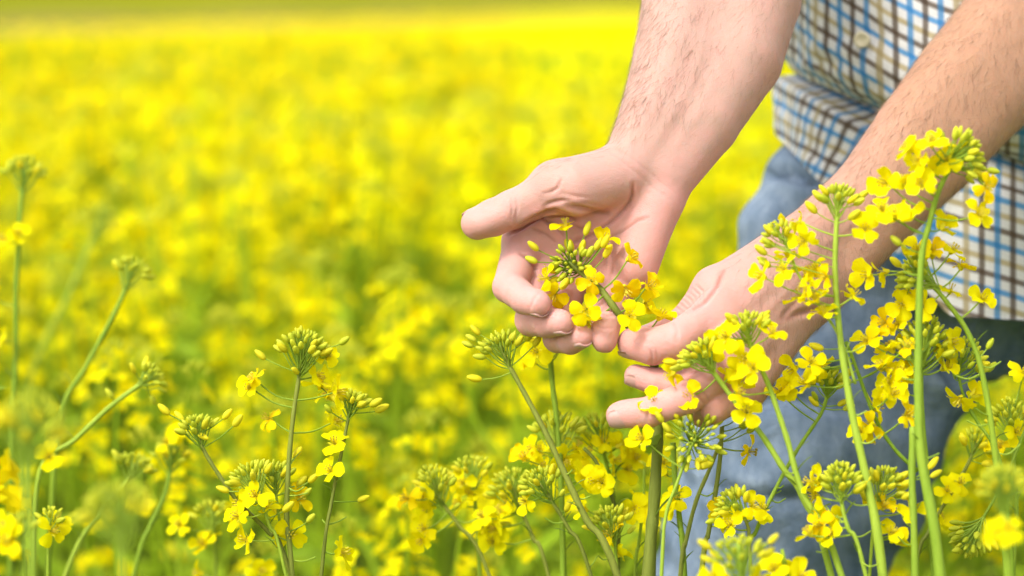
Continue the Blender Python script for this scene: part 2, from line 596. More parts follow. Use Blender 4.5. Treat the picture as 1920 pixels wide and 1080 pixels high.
palm2 += chain([(1500, 460, 20), (1345, 585, -32)], [44, 37])
palm2 += chain([(1510, 490, 18), (1352, 640, -42)], [44, 34])
palm2 += chain([(1522, 518, 20), (1370, 690, -44)], [42, 33])
palm2 += chain([(1530, 543, 24), (1402, 733, -36)], [42, 32])
palm2 += chain([(1455, 475, 12), (1340, 541, -8)], [41, 38])
palm2 += chain([(1508, 573, 20), (1470, 604, 6)], [40, 30])
thumb2 = chain([(1340, 541, -8), (1284, 604, -10)], [38, 30]) + chain([(1284, 604, -10), (1250, 622, -11), (1212, 637, -13)], [30, 28.5, 27])

def build_hand(arm, palm, thumb, fingers, lo, hi, h, kp=0.008):
    f = Field(lo, hi, h)
    for ch in arm:
        f.union_chain(ch, 0.018)
    f.union(palm, kp)
    f.fingers([thumb] + [finger(*fingers[k]) for k in fingers])
    return f.polygonize(2)

def bounds(*groups):
    pr = [p for g in groups for p in g]
    lo = np.min([np.minimum(a - ra, b - rb) for a, b, ra, rb in pr], 0) - 0.006
    hi = np.max([np.maximum(a + ra, b + rb) for a, b, ra, rb in pr], 0) + 0.006
    return lo, hi
VOX = 0.0011
b1 = bounds(*arm1, palm1, thumb1, *[finger(*v) for v in H1.values()])
V1, Q1 = build_hand(arm1, palm1, thumb1, H1, b1[0], b1[1], VOX)
b2 = bounds(*arm2, palm2, thumb2, *[finger(*v) for v in H2.values()])
V2, Q2 = build_hand(arm2, palm2, thumb2, H2, b2[0], b2[1], VOX, 0.012)

LINES1 = [
 ([(952, 440), (988, 419), (1010, 406), (1027, 398), (1042, 396), (1064, 404), (1078, 412)], 4.5, 2.6, 60),
 ([(1012, 405), (1030, 418), (1045, 427), (1056, 440)], 3.5, 1.5, 60),
 ([(1066, 387), (1090, 391), (1117, 397), (1140, 400)], 5.0, 1.7, 60),
 ([(1187, 345), (1186, 365), (1180, 381), (1169, 394), (1154, 409), (1136, 424), (1117, 437), (1098, 446), (1070, 456)], 3.2, 1.35, 60),
 ([(1216, 408), (1195, 414), (1177, 427), (1154, 441), (1125, 462), (1095, 488)], 3.0, 0.8, 60),
 ([(1052, 336), (1046, 353), (1033, 360), (1020, 363)], 2.6, 0.8, 60),
 ([(1066, 374), (1045, 377), (1030, 381), (1018, 388)], 2.8, 0.9, 60),
 ([(1074, 420), (1088, 428), (1106, 430)], 3.5, 0.9, 60),
 ([(1090, 378), (1112, 383), (1130, 386)], 3.5, 0.5, 60),
 ([(1050, 362), (1080, 368), (1105, 370)], 3.0, 0.4, 60),
 ([(1000, 430), (1022, 438), (1040, 452)], 3.0, 0.9, 60),
 ([(966, 372), (970, 390), (966, 408)], 2.4, 0.5, 60),
 ([(958, 372), (962, 392), (958, 410)], 2.4, 0.4, 60),
 ([(1140, 285), (1165, 300), (1195, 325), (1225, 352), (1255, 372)], 3.0, 0.22, 60),
 ([(1152, 276), (1180, 292), (1212, 318), (1240, 342), (1268, 362)], 3.0, 0.18, 60),
 ([(975, 476), (990, 484), (1002, 500), (1004, 516)], 3.4, 1.4, 60),
 ([(1010, 548), (1000, 562), (992, 582)], 2.4, 0.5, -20),
 ([(1128, 588), (1140, 592), (1152, 590)], 2.4, 0.6, 0),
 ([(1120, 612), (1134, 616), (1150, 613)], 2.2, 0.5, 0),
]
LINES2 = [
 ([(1545, 577), (1520, 582), (1496, 588), (1476, 598)], 6.0, 1.3, 80),
 ([(1500, 560), (1484, 574), (1470, 590), (1462, 606)], 5.0, 0.8, 80),
 ([(1358, 508), (1345, 535), (1333, 552), (1321, 567), (1300, 580)], 4.0, 1.6, 40),
 ([(1222, 684), (1223, 668), (1219, 655)], 2.4, 0.6, 0),
 ([(1230, 682), (1232, 668), (1229, 655)], 2.4, 0.4, 0),
 ([(1262, 606), (1270, 622), (1268, 640)], 3.0, 0.4, 0),
 ([(1298, 733), (1310, 742), (1318, 754)], 3.0, 0.8, 0),
 ([(1286, 728), (1298, 742), (1304, 760)], 2.8, 0.6, 0),
 ([(1306, 724), (1322, 738), (1330, 752)], 2.8, 0.5, 0),
 ([(1212, 757), (1216, 772), (1212, 790)], 2.4, 0.35, 0),
]
for i in range(7):     # fine folds over the thumb joint and the index knuckle
    LINES2.append(([(1262 + i * 7, 570 + i * -6), (1276 + i * 7, 582 - i * 6), (1290 + i * 5, 588 - i * 4)], 1.9, 0.45, 40))
for i in range(5):
    LINES2.append(([(1352 + i * 9, 660 - i * 2), (1360 + i * 9, 672 - i * 2), (1366 + i * 9, 690)], 2.2, 0.35, 0))
V1 = crease(V1, Q1, LINES1)
V2 = crease(V2, Q2, LINES2)
V1 = relax(V1, Q1, 0.12)
V2 = relax(V2, Q2, 0.12)
# tendons and veins under the skin on the back of the left hand and both forearms
def ridges(V, Q, lines):
    return crease(V, Q, [(p, w, -d, m) for p, w, d, m in lines])
V2 = ridges(V2, Q2, [([(1480, 500), (1420, 555), (1362, 600)], 11, 0.35, 60), ([(1490, 530), (1430, 600), (1366, 655)], 11, 0.35, 60),
                     ([(1500, 560), (1440, 640), (1390, 705)], 11, 0.3, 60), ([(1640, 380), (1560, 450), (1470, 480), (1410, 530)], 9, 0.35, 80),
                     ([(1530, 470), (1480, 545), (1425, 590)], 7, 0.3, 60)])
V1 = ridges(V1, Q1, [([(1330, 60), (1290, 170), (1230, 265), (1205, 300)], 12, 0.45, 120), ([(1360, 100), (1310, 210), (1250, 300)], 12, 0.35, 120)])

# --- rest of the body (under the clothes and above the frame), coarser ---
SH1 = J(1400, -880, 290); SH2 = J(2240, -760, 290)
EL1 = J(1385, -400, 180); EL2 = J(2100, -280, 222)
fb = Field(np.array((0.05, 1.5, 0.02)), np.array((0.90, 2.35, 2.0)), 0.007)
neck = J(1815, -1000, 280); pel = J(1895, 430, 345); chest = J(1835, -620, 300); waist = J(1885, 60, 320)
fb.union([(EL1, SH1, 0.042, 0.056), (EL2, SH2, 0.042, 0.056)], 0.01)
fb.union([(SH1, neck, 0.06, 0.055), (SH2, neck, 0.06, 0.055), (chest + (-0.09, 0, 0), waist + (-0.06, 0, 0), 0.105, 0.095),
          (chest + (0.09, 0, 0), waist + (0.06, 0, 0), 0.105, 0.095), (waist, pel, 0.11, 0.11), (chest, neck, 0.10, 0.06)], 0.06)
head = neck + np.array((-0.005, -0.045, 0.19))
fb.union([(neck, head + (0, 0.02, -0.03), 0.058, 0.055)], 0.03)
fb.union_ell(head, (0.076, 0.098, 0.115), 0.02)
fb.union_ell(head + (0, -0.03, -0.065), (0.055, 0.06, 0.055), 0.03)
fb.union([(head + (0, -0.095, 0.0), head + (0, -0.118, -0.03), 0.011, 0.016)], 0.012)
for s in (-1, 1):
    fb.union([(head + (s * 0.078, 0.0, 0.02), head + (s * 0.074, 0.0, -0.02), 0.014, 0.011)], 0.006)
VB, QB = fb.polygonize(2)

# skin attributes: the skin's own redness and tan, with creases coloured redder and darker
def attr_hand(V, palm):
    X, Y, d = project(V)
    if palm:
        h = np.clip((Y - (250 + (1200 - X) * 0.15)) / 140, 0, 1)
        red = 0.25 + 0.55 * h
        for v in H1.values():
            t = v[0][3]
            red += 0.35 * np.exp(-((X - t[0]) ** 2 + (Y - t[1]) ** 2) / 30 ** 2)
        red += 0.25 * np.exp(-seg_dist(X, Y, LINES1[3][0]) ** 2 / 8 ** 2) + 0.4 * np.exp(-seg_dist(X, Y, LINES1[0][0]) ** 2 / 9 ** 2) + 0.4 * np.exp(-seg_dist(X, Y, LINES1[2][0]) ** 2 / 9 ** 2)
        tan = np.clip(0.25 - 0.25 * h, 0, 1)
    else:
        h = np.clip((1480 - X) / 170, 0, 1)
        red = 0.42 + 0.45 * h
        for v in H2.values():
            for t, a in ((v[0][1], 0.3), (v[0][3], 0.3), (v[0][0], 0.2)):
                red += a * np.exp(-((X - t[0]) ** 2 + (Y - t[1]) ** 2) / 30 ** 2)
        tan = np.clip((X - 1330) / 380, 0, 1)
    return np.clip(red, 0, 1), np.clip(tan, 0, 1)
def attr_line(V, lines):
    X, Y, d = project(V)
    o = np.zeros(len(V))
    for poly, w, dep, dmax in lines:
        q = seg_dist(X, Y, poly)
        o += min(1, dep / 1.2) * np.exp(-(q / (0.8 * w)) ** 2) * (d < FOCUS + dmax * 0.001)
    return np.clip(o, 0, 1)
r1, t1 = attr_hand(V1, True)
r2, t2 = attr_hand(V2, False)

k = NT('skin')
vec = k.pos()
ar = k.n('ShaderNodeAttribute', attribute_name='red').outputs['Fac']
at = k.n('ShaderNodeAttribute', attribute_name='tan').outputs['Fac']
red = k.math('ADD', ar, k.math('MULTIPLY', k.math('SUBTRACT', k.noise(95, 4, 0.6, vec), 0.5), 1.3), clamp=True)
c = k.mix(red, (0.47, 0.315, 0.265), (0.66, 0.325, 0.29))
c = k.mix(k.math('MULTIPLY', at, 0.85), c, (0.415, 0.225, 0.12))
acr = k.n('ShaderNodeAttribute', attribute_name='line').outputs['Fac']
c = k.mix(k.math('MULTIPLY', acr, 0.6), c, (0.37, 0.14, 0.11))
mott = k.noise(260, 3, 0.6, vec)
c = k.mix(k.math('MULTIPLY', mott, 0.22), c, (0.40, 0.22, 0.185))
spot = k.ramp(k.noise(520, 2, 0.5, vec), [(0.66, (0, 0, 0)), (0.74, (1, 1, 1))])
c = k.mix(k.math('MULTIPLY', spot, k.math('ADD', k.math('MULTIPLY', at, 0.3), 0.06)), c, (0.40, 0.18, 0.11))
vor = k.n('ShaderNodeTexVoronoi', feature='DISTANCE_TO_EDGE')
vor.inputs['Scale'].default_value = 780
k.l(vec, vor.inputs['Vector'])
wr = k.n('ShaderNodeMapping')
wr.inputs['Scale'].default_value = (260, 260, 900)
wr.inputs['Rotation'].default_value = (0.3, 0.6, 0)
k.l(vec, wr.inputs['Vector'])
fine = k.math('ADD', k.math('MULTIPLY', k.math('MINIMUM', vor.outputs[0], 0.12), 3.0), k.math('MULTIPLY', k.noise(1, 3, 0.6, wr.outputs[0]), 0.8))
nrm = k.bump(fine, 0.0006, 0.6, k.bump(k.noise(170, 4, 0.55, vec), 0.0014, 0.28))
b = k.bsdf(c, k.math('ADD', k.math('MULTIPLY', mott, 0.15), 0.42), nrm, **{'Subsurface Weight': 0.45, 'Subsurface Scale': 0.005, 'Specular IOR Level': 0.26})
b.inputs['Subsurface Radius'].default_value = (1.0, 0.38, 0.22)
M['skin'] = k.done(b)
k = NT('fingernail')
vec = k.pos()
c = k.mix(k.noise(300, 2, 0.5, vec), (0.47, 0.27, 0.235), (0.53, 0.33, 0.29))
b = k.bsdf(c, 0.28, k.bump(k.noise(700, 2, 0.5, vec), 0.0002, 0.5), **{'Subsurface Weight': 0.2, 'Subsurface Scale': 0.003})
M['nail'] = k.done(b)
k = NT('body_hair')
c = k.mix(k.noise(30, 2, 0.5, k.pos()), (0.11, 0.065, 0.035), (0.27, 0.17, 0.10))
M['hair'] = k.done(k.bsdf(c, 0.45))

foot = np.array((P(1900, 540, 330)[0], P(1900, 540, 330)[1], 0.0))
person = empty('person', foot)
tag(person, 'man in checked shirt and jeans bending forward, holding a flowering stem between both hands', 'person')
def pobj(name, me, parent=None):
    """link a mesh whose vertices are in world space under the person"""
    o = bpy.data.objects.new(name, me)
    COL.objects.link(o)
    o.parent = parent or person
    if parent is None:
        o.location = -Vector(foot)
    return o
nV = [len(V1), len(V2), len(VB)]
body_me = mesh_np('body', np.vstack([V1, V2, VB]), np.vstack([Q1, Q2 + nV[0], QB + nV[0] + nV[1]]), True, [M['skin']])
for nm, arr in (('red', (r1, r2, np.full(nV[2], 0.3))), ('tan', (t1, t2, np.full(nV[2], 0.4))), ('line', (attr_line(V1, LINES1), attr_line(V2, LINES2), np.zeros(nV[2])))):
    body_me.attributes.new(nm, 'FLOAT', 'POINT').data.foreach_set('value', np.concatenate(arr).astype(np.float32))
body = pobj('body', body_me)

def nail(pts, rads, dors=None, wid=52, lift=1.03, back=0.75, front=0.62):
    w = [J(*p) for p in pts]; r = S(rads[-1], pts[-1][2])
    ax = w[-1] - w[-2]; ax /= np.linalg.norm(ax)
    if dors is None:
        ins = (w[-3] - w[-2]) / np.linalg.norm(w[-3] - w[-2]) + ax
        dors = -ins
    dors = np.asarray(dors, dtype=float)
    dors = dors - ax * (dors @ ax); dors /= np.linalg.norm(dors)
    side = np.cross(ax, dors)
    mb = MB()
    n, m = 7, 9
    V = []
    for lay in (0, 1):
        for i in range(n):
            t = i / (n - 1)
            al = r * (-back + (back + front) * t)
            prof = lift - 0.30 * max(0.0, (al / r)) ** 2
            half = math.radians(wid) * (1 - 0.22 * (2 * t - 1) ** 4 - 0.22 * max(0, 0.35 - t) / 0.35)
            for j in range(m):
                a = half * (2 * j / (m - 1) - 1)
                edge = 1 - 0.035 * (2 * j / (m - 1) - 1) ** 4
                rr = r * (prof * edge) - lay * 0.0007
                V.append(w[-1] + ax * (al + 0.10 * r * math.cos(a * 1.4) * t) + rr * (math.cos(a) * dors * 0.985 + math.sin(a) * side * 1.02))
    Q = []
    o1 = n * m
    for i in range(n - 1):
        for j in range(m - 1):
            Q.append((i * m + j, i * m + j + 1, (i + 1) * m + j + 1, (i + 1) * m + j))
            Q.append((o1 + i * m + j, o1 + (i + 1) * m + j, o1 + (i + 1) * m + j + 1, o1 + i * m + j + 1))
    for i in range(n - 1):
        for j in (0, m - 1):
            Q.append((i * m + j, (i + 1) * m + j, o1 + (i + 1) * m + j, o1 + i * m + j))
    for j in range(m - 1):
        for i in (0, n - 1):
            Q.append((i * m + j, i * m + j + 1, o1 + i * m + j + 1, o1 + i * m + j))
    mb.add(V, None, Q)
    return pobj('fingernail', mb.mesh('fingernail', [M['nail']]))
for kx in H1:
    nail(*H1[kx], dors=np.array((-0.25, 0.55, -1.0)) if kx != 'little' else np.array((0.1, 1.0, -0.5)))
view = np.array((0, -1.0, 0))
nail(*H2['ring'], dors=np.array((-0.25, -1.0, -0.35)))
nail(*H2['middle'], dors=np.array((-0.2, -0.8, -0.75)))
nail(*H2['index'], dors=np.array((-0.1, -0.15, -1.0)))
nail(*H2['little'])
nail([(1284, 604, -10), (1250, 622, -11), (1212, 637, -13)], [30, 28.5, 27], dors=np.array((-0.4, 0.25, 1.0)))
nail([(960, 393, -12), (925, 408, -12), (895, 419, -12)], [36, 34.5, 31], dors=np.array((-0.2, 0.9, 0.6)))

# forearm hair: single strands
def strands(V, Q, sel_w, n, axis_fn, lmin, lmax, seed):
    r = np.random.default_rng(seed)
    N = normals(V, Q)
    pr = sel_w / sel_w.sum()
    ids = r.choice(len(V), n, p=pr)
    mbV, mbQ = [], []
    for q, i in enumerate(ids):
        p = V[i]; nn = N[i]
        ax = axis_fn(p, r)
        ax = ax - nn * (ax @ nn); ax /= np.linalg.norm(ax) + 1e-9
        sd_ = np.cross(nn, ax)
        ax = ax + sd_ * r.normal(0, 0.28); ax /= np.linalg.norm(ax)
        sd_ = np.cross(nn, ax)
        L = r.uniform(lmin, lmax); lift = r.uniform(0.12, 0.38); curl = r.normal(0, 0.25)
        wd = r.uniform(0.000035, 0.00008)
        for s in range(5):
            t = s / 4
            c = p + ax * L * t + nn * (L * lift * t * (1 - 0.6 * t) + 0.0001) + sd_ * L * curl * t * t
            ww = wd * (1 - 0.75 * t)
            mbV += [c - sd_ * ww, c + sd_ * ww, c + nn * ww * 1.4]
        o = q * 15
        for s in range(4):
            a = o + s * 3
            mbQ += [(a, a + 1, a + 4, a + 3), (a + 1, a + 2, a + 5, a + 4), (a + 2, a, a + 3, a + 5)]
    return np.array(mbV), np.array(mbQ)
X, Y, d_ = project(V1)
w1 = np.clip((285 - Y - (X - 1180) * 0.25) / 60, 0, 1) * np.clip((Y + 150) / 50, 0, 1) * (0.25 + np.clip((1330 - X) / 130, 0, 1))
hv1, hq1 = strands(V1, Q1, w1, 2800, lambda p, r: np.array((-0.45, -0.2, -0.85)), 0.006, 0.013, 3)
X, Y, d_ = project(V2)
w2 = np.clip((X - 1360) / 160, 0.0, 1) * np.clip((2050 - X) / 50, 0, 1)
hv2, hq2 = strands(V2, Q2, w2, 10000, lambda p, r: np.array((-0.35, -0.2, -0.9)), 0.006, 0.0135, 4)
ho = pobj('arm_hair', mesh_np('arm_hair', np.vstack([hv1, hv2]), np.vstack([hq1, hq2 + len(hv1)]), True, [M['hair']]))
ho['kind'] = 'stuff'
# head hair: a cap over the skull
fh = Field(head - 0.17, head + 0.17, 0.006)
fh.union_ell(head + (0, 0.018, 0.03), (0.084, 0.098, 0.105), 0.01)
fh.union_ell(head + (0, 0.045, -0.02), (0.078, 0.07, 0.09), 0.02)
hv, hq = fh.polygonize(1)
hn = normals(hv, hq)
hv = hv + hn * (0.003 * np.sin(hv[:, :1] * 400 + 3 * np.sin(hv[:, 2:3] * 160)))
pobj('hair', mesh_np('hair', hv, hq, True, [M['hair']]))

# ------------------------------------------------------------------ clothes
k = NT('checked_cotton')
uv = k.n('ShaderNodeTexCoord').outputs['UV']
sep = k.n('ShaderNodeSeparateXYZ'); k.l(uv, sep.inputs[0])
BLUE, OLIVE, DARK = (0.045, 0.25, 0.52), (0.42, 0.34, 0.17), (0.10, 0.065, 0.04)
def stripes(coord, seq, width, op):
    t = k.math('DIVIDE', coord, 0.0112)
    t = k.math('ADD', t, 3000.0)
    fr = k.math('FRACT', t)
    m = k.math('SUBTRACT', 1.0, k.math('MULTIPLY', k.math('SUBTRACT', k.math('ABSOLUTE', k.math('SUBTRACT', fr, 0.5)), width - 0.03), 16.0), clamp=True)
    ix = k.math('DIVIDE', k.math('ADD', k.math('MODULO', k.math('FLOOR', t), len(seq)), 0.5), len(seq))
    col = k.ramp(ix, [(i / len(seq), cc) for i, cc in enumerate(seq)], 'CONSTANT')
    return col, k.math('MULTIPLY', m, op)
c = k.mix(k.noise(300, 2, 0.5, uv), (0.55, 0.54, 0.52), (0.65, 0.64, 0.62))
ca, ma = stripes(sep.outputs[0], [BLUE, OLIVE, DARK, BLUE, DARK], 0.20, 0.86)
cb, mb_ = stripes(sep.outputs[1], [BLUE, DARK, OLIVE], 0.19, 0.66)
c = k.mix(mb_, c, k.mix(1.0, c, cb, 'MULTIPLY'))
c = k.mix(mb_, c, cb)
c2 = k.mix(1.0, c, ca, 'MULTIPLY')
c = k.mix(ma, c, k.mix(0.45, ca, c2))
wv = k.n('ShaderNodeMapping'); wv.inputs['Scale'].default_value = (2600, 2600, 1); k.l(uv, wv.inputs['Vector'])
chk = k.n('ShaderNodeTexChecker'); chk.inputs['Scale'].default_value = 1.0; k.l(wv.outputs[0], chk.inputs['Vector'])
nrm = k.bump(chk.outputs[1], 0.0002, 0.5, k.bump(k.noise(45, 4, 0.55, k.pos()), 0.008, 0.5))
b = k.bsdf(c, 0.85, nrm, **{'Specular IOR Level': 0.15, 'Sheen Weight': 0.15})
M['shirt'] = k.done(b)
k = NT('button_plastic')
c = k.mix(k.noise(200, 2, 0.5, k.pos()), (0.62, 0.55, 0.36), (0.72, 0.66, 0.48))
M['button'] = k.done(k.bsdf(c, 0.3))
k = NT('denim')
vec = k.pos()
mp = k.n('ShaderNodeMapping'); mp.inputs['Scale'].default_value = (1500, 1500, 260); mp.inputs['Rotation'].default_value = (0, 0.3, 0); k.l(vec, mp.inputs['Vector'])
thr = k.noise(1, 2, 0.6, mp.outputs[0])
mp2 = k.n('ShaderNodeMapping'); mp2.inputs['Scale'].default_value = (90, 90, 16); mp2.inputs['Rotation'].default_value = (0, 0.35, 0); k.l(vec, mp2.inputs['Vector'])
slub = k.noise(1, 4, 0.6, mp2.outputs[0])
fadep = k.noise(9, 4, 0.6, vec)
f = k.math('ADD', k.math('ADD', k.math('MULTIPLY', thr, 0.35), k.math('MULTIPLY', slub, 0.45)), k.math('MULTIPLY', fadep, 0.35))
c = k.ramp(f, [(0.36, (0.05, 0.085, 0.14)), (0.60, (0.15, 0.20, 0.27)), (0.84, (0.33, 0.39, 0.455))])
nrm = k.bump(thr, 0.0006, 0.6, k.bump(k.noise(24, 4, 0.5, vec, 0.4), 0.02, 0.5))
M['denim'] = k.done(k.bsdf(c, 0.9, nrm, **{'Specular IOR Level': 0.12}))

def cloth_grid(name, G, UV, mat, parent=None, close=True, thick=0.0012):
    """G (rows, cols, 3) with UV (rows, cols, 2); thickness by an inner layer"""
    R, Cn = G.shape[:2]
    V = G.reshape(-1, 3)
    cols = Cn if close else Cn - 1
    i, j = np.meshgrid(np.arange(R - 1), np.arange(cols), indexing='ij')
    i = i.ravel(); j = j.ravel(); jn = (j + 1) % Cn
    Q = np.stack([i * Cn + j, i * Cn + jn, (i + 1) * Cn + jn, (i + 1) * Cn + j], 1)
    N = normals(V, Q)
    n0 = len(V)
    Q2_ = Q[:, ::-1] + n0
    rim = []
    for rr in (0, R - 1):
        a = rr * Cn + np.arange(cols); b_ = rr * Cn + (np.arange(cols) + 1) % Cn
        rim.append(np.stack([a, a + n0, b_ + n0, b_], 1))
    VV = np.vstack([V, V - N * thick]); QQ = np.vstack([Q, Q2_] + rim)
    me = mesh_np(name, VV, QQ, True, [mat])
    uvl = me.uv_layers.new(name='UVMap')
    idx = np.empty(len(me.loops), dtype=np.int32); me.loops.foreach_get('vertex_index', idx)
    u = UV.reshape(-1, 2); u = np.vstack([u, u])[idx]
    if close:                                   # repair the seam, u runs on past the last column
        lt = idx.reshape(-1, 4) % n0 % Cn
        wrap = (lt.max(1) == Cn - 1) & (lt.min(1) == 0)
        u = u.reshape(-1, 4, 2)
        per = UV[:, -1, 0].mean() * Cn / (Cn - 1)
        u[..., 0] += (wrap[:, None] & (lt == 0)) * per
        u = u.reshape(-1, 2)
    uvl.data.foreach_set('uv', u.astype(np.float32).ravel())
    return pobj(name, me, parent)

def fold_noise(th, v, seed, octs):
    r = np.random.default_rng(seed)
    out = 0
    for f, a, sk in octs:
        out = out + a * np.sin(f * th + sk * v + r.uniform(0, 6)) * (0.6 + 0.4 * np.sin(r.uniform(1, 3) * v * 3 + r.uniform(0, 6)))
    return out

# torso of the shirt: a tube that pouches over the waist
NT_ = 240
th = np.linspace(0, 2 * PI, NT_, endpoint=False) - PI / 2      # starts at the back so the seam is hidden
th = th + PI
rows = [  # py at left edge, slope to the right, centre x, half width px, centre dz, half depth mm
 (-1010, 0.0, 1815, 150, 280, 75), (-960, 0.03, 1815, 300, 285, 90), (-880, 0.05, 1818, 430, 288, 105), (-760, 0.06, 1822, 480, 292, 118), (-500, 0.04, 1835, 470, 296, 128),
 (-250, 0.02, 1862, 440, 304, 132), (-100, 0.03, 1880, 418, 308, 134), (0, 0.05, 1890, 410, 312, 136), (60, 0.09, 1893, 414, 314, 139),
 (100, 0.16, 1895, 416, 316, 141), (124, 0.26, 1896, 408, 318, 138), (136, 0.34, 1897, 388, 320, 128), (134, 0.38, 1897, 360, 322, 114), (118, 0.36, 1897, 335, 324, 100)]
rows = catmull(rows, 5)
G = np.zeros((len(rows), NT_, 3)); 
for ri, (py, sl, cx, a, dzc, bb) in enumerate(rows):
    vv = ri / len(rows)
    fold = fold_noise(th, vv * 9, 5, [(5, 0.016, 1.0), (9, 0.014, -1.7), (17, 0.010, 2.0), (29, 0.005, -2.5)]) * np.clip((py + 250) / 300, 0.2, 1)
    ca_ = np.cos(th); sa_ = np.sin(th)
    sup = (np.abs(ca_) ** 2.4 + np.abs(sa_) ** 2.4) ** (-1 / 2.4)
    x = cx + a * ca_ * sup * (1 + fold)
    dz = dzc + bb * sa_ * sup * (1 + fold)
    y = py + sl * (x - 1480)
    pts = np.array([P(x[q], y[q], dz[q]) for q in range(NT_)])
    G[ri] = pts
per = 0.0
midr = G[len(rows) // 2]
seg = np.linalg.norm(np.roll(midr, -1, 0) - midr, axis=1)
ulen = np.concatenate(([0], np.cumsum(seg)[:-1]))
vl = np.concatenate((np.zeros((1, NT_)), np.cumsum(np.linalg.norm(np.diff(G, axis=0), axis=2), 0)))
UV = np.stack([np.broadcast_to(ulen, vl.shape), -vl], -1)
UV[..., 0] *= round(seg.sum() / 0.056) * 0.056 / seg.sum()
shirt = cloth_grid('shirt', G, UV, M['shirt'])

# the shirt tail hanging out over the hips
def hem(x):
    return np.where(x < 1530, 250 + (x - 1455) * 1.1, np.where(x < 1780, 332 + (x - 1530) * 1.04, 592 + 10 * np.sin((x - 1780) / 150)))
NV = 46
G = np.zeros((NV, NT_, 3))
for ri in range(NV):
    v = ri / (NV - 1)
    a = 335 + 107 * min(1, v * 3.2) ** 0.7
    bb = 100 + 32 * min(1, v * 3.0) ** 0.8 + 6 * v
    ca_ = np.cos(th); sa_ = np.sin(th)
    fold = fold_noise(th, v * 2.2, 9, [(7, 0.012, 0.8), (13, 0.014, -0.6), (23, 0.007, 1.0)]) * (0.3 + 0.7 * v)
    x = 1896 + a * ca_ * (1 + fold)
    dz = 330 + bb * sa_ * (1 + fold)
    y0 = 110 + 0.36 * (x - 1480)
    hh = np.maximum(hem(x), y0 + 40)
    y = y0 + (hh - y0) * v
    G[ri] = np.array([P(x[q], y[q], dz[q]) for q in range(NT_)])
vl = np.concatenate((np.zeros((1, NT_)), np.cumsum(np.linalg.norm(np.diff(G, axis=0), axis=2), 0)))
X = np.array([project(g)[0] for g in G])
shear = np.clip((1800 - X) / 250, 0, 1)
seg = np.linalg.norm(np.roll(G[NV // 2], -1, 0) - G[NV // 2], axis=1)
ulen = np.concatenate(([0], np.cumsum(seg)[:-1]))
UV = np.stack([ulen[None, :] + 0 * vl, -vl], -1)
UV[..., 0] *= round(seg.sum() / 0.056) * 0.056 / seg.sum()
front = np.clip(-np.sin(th), 0, 1)[None, :]
UV[..., 0] += 0.85 * vl * shear * front
cloth_grid('shirt_tail', G, UV, M['shirt'], shirt)
# sleeves rolled above the elbow
for (a, b_) in ((EL1, SH1), (EL2, SH2)):
    ax = b_ - a; L = np.linalg.norm(ax); ax /= L
    u_ = np.cross(ax, (0, 1, 0)); u_ /= np.linalg.norm(u_); w_ = np.cross(ax, u_)
    prof = [(0.16, 0.064), (0.14, 0.070), (0.17, 0.074), (0.30, 0.074), (0.34, 0.070), (0.33, 0.067), (0.6, 0.072), (0.85, 0.080), (1.05, 0.082), (1.12, 0.05)]
    tt = np.linspace(0, 2 * PI, 64, endpoint=False)
    G = np.array([[a + ax * L * t + (r * (1 + 0.03 * np.sin(5 * q + 9 * t))) * (np.cos(q) * u_ + np.sin(q) * w_) for q in tt] for t, r in prof])
    UV = np.array([[(q * 0.07, -t * L) for q in tt] for t, r in prof])
    cloth_grid('sleeve', G, UV, M['shirt'], shirt)
# button band and buttons
def torso_front(px, py):
    """front of the shirt torso at a pixel: ellipse of the nearest rows"""
    i = np.argmin(np.abs(rows[:, 0] + rows[:, 1] * (px - 1480) - py))
    _, _, cx, a, dzc, bb = rows[i]
    q = np.clip((px - cx) / a, -0.97, 0.97)
    return dzc - bb * (1 - abs(q) ** 2.4) ** (1 / 2.4)
for (px, py) in ((1617, 74), (1603, -150), (1590, -380)):
    c0 = P(px, py, torso_front(px, py) - 7)
    mb = MB()
    prof = [(0.0, 0.0022), (0.0030, 0.0020), (0.0042, 0.0030), (0.0056, 0.0028), (0.0062, 0.0012), (0.0058, -0.001), (0.0, -0.002)]
    nn = np.array((-0.35, -1.0, -0.1)); nn /= np.linalg.norm(nn)
    u_ = np.cross(nn, (0, 0, 1.0)); u_ /= np.linalg.norm(u_); w_ = np.cross(nn, u_)
    V = [c0 + nn * h + r * (math.cos(q * PI / 10) * u_ + math.sin(q * PI / 10) * w_) for r, h in prof for q in range(20)]
    Qb = [(i * 20 + j, i * 20 + (j + 1) % 20, (i + 1) * 20 + (j + 1) % 20, (i + 1) * 20 + j) for i in range(len(prof) - 1) for j in range(20)]
    mb.add(V, None, Qb)
    pobj('button', mb.mesh('button', [M['button']]), shirt)

# jeans
fj = Field(np.array((-0.02, 1.55, 0.03)), np.array((0.86, 2.3, 1.14)), 0.0055)
def g(px, py, dz): return P(px, py, dz)
hipc = g(1896, 380, 335)
fj.union_ell(hipc, (0.172, 0.118, 0.13), 0.03)
kneeR, kneeL = g(1335, 1330, 300), g(2420, 1330, 330)
ankR = np.array((kneeR[0] - 0.01, kneeR[1] + 0.10, 0.07)); ankL = np.array((kneeL[0] + 0.02, kneeL[1] + 0.14, 0.07))
fj.union([(g(1690, 430, 340), g(1506, 877, 320), 0.112, 0.090), (g(1506, 877, 320), kneeR, 0.090, 0.074), (kneeR, ankR, 0.076, 0.056),
          (g(2090, 430, 340), g(2290, 877, 330), 0.112, 0.090), (g(2290, 877, 330), kneeL, 0.090, 0.074), (kneeL, ankL, 0.076, 0.056)], 0.03)
fj.union([(g(1500, 330, 320), g(1468, 430, 300), 0.020, 0.022), (g(1468, 430, 300), g(1420, 640, 290), 0.022, 0.034)], 0.03)
VJ, QJ = fj.polygonize(3)
NJ = normals(VJ, QJ)
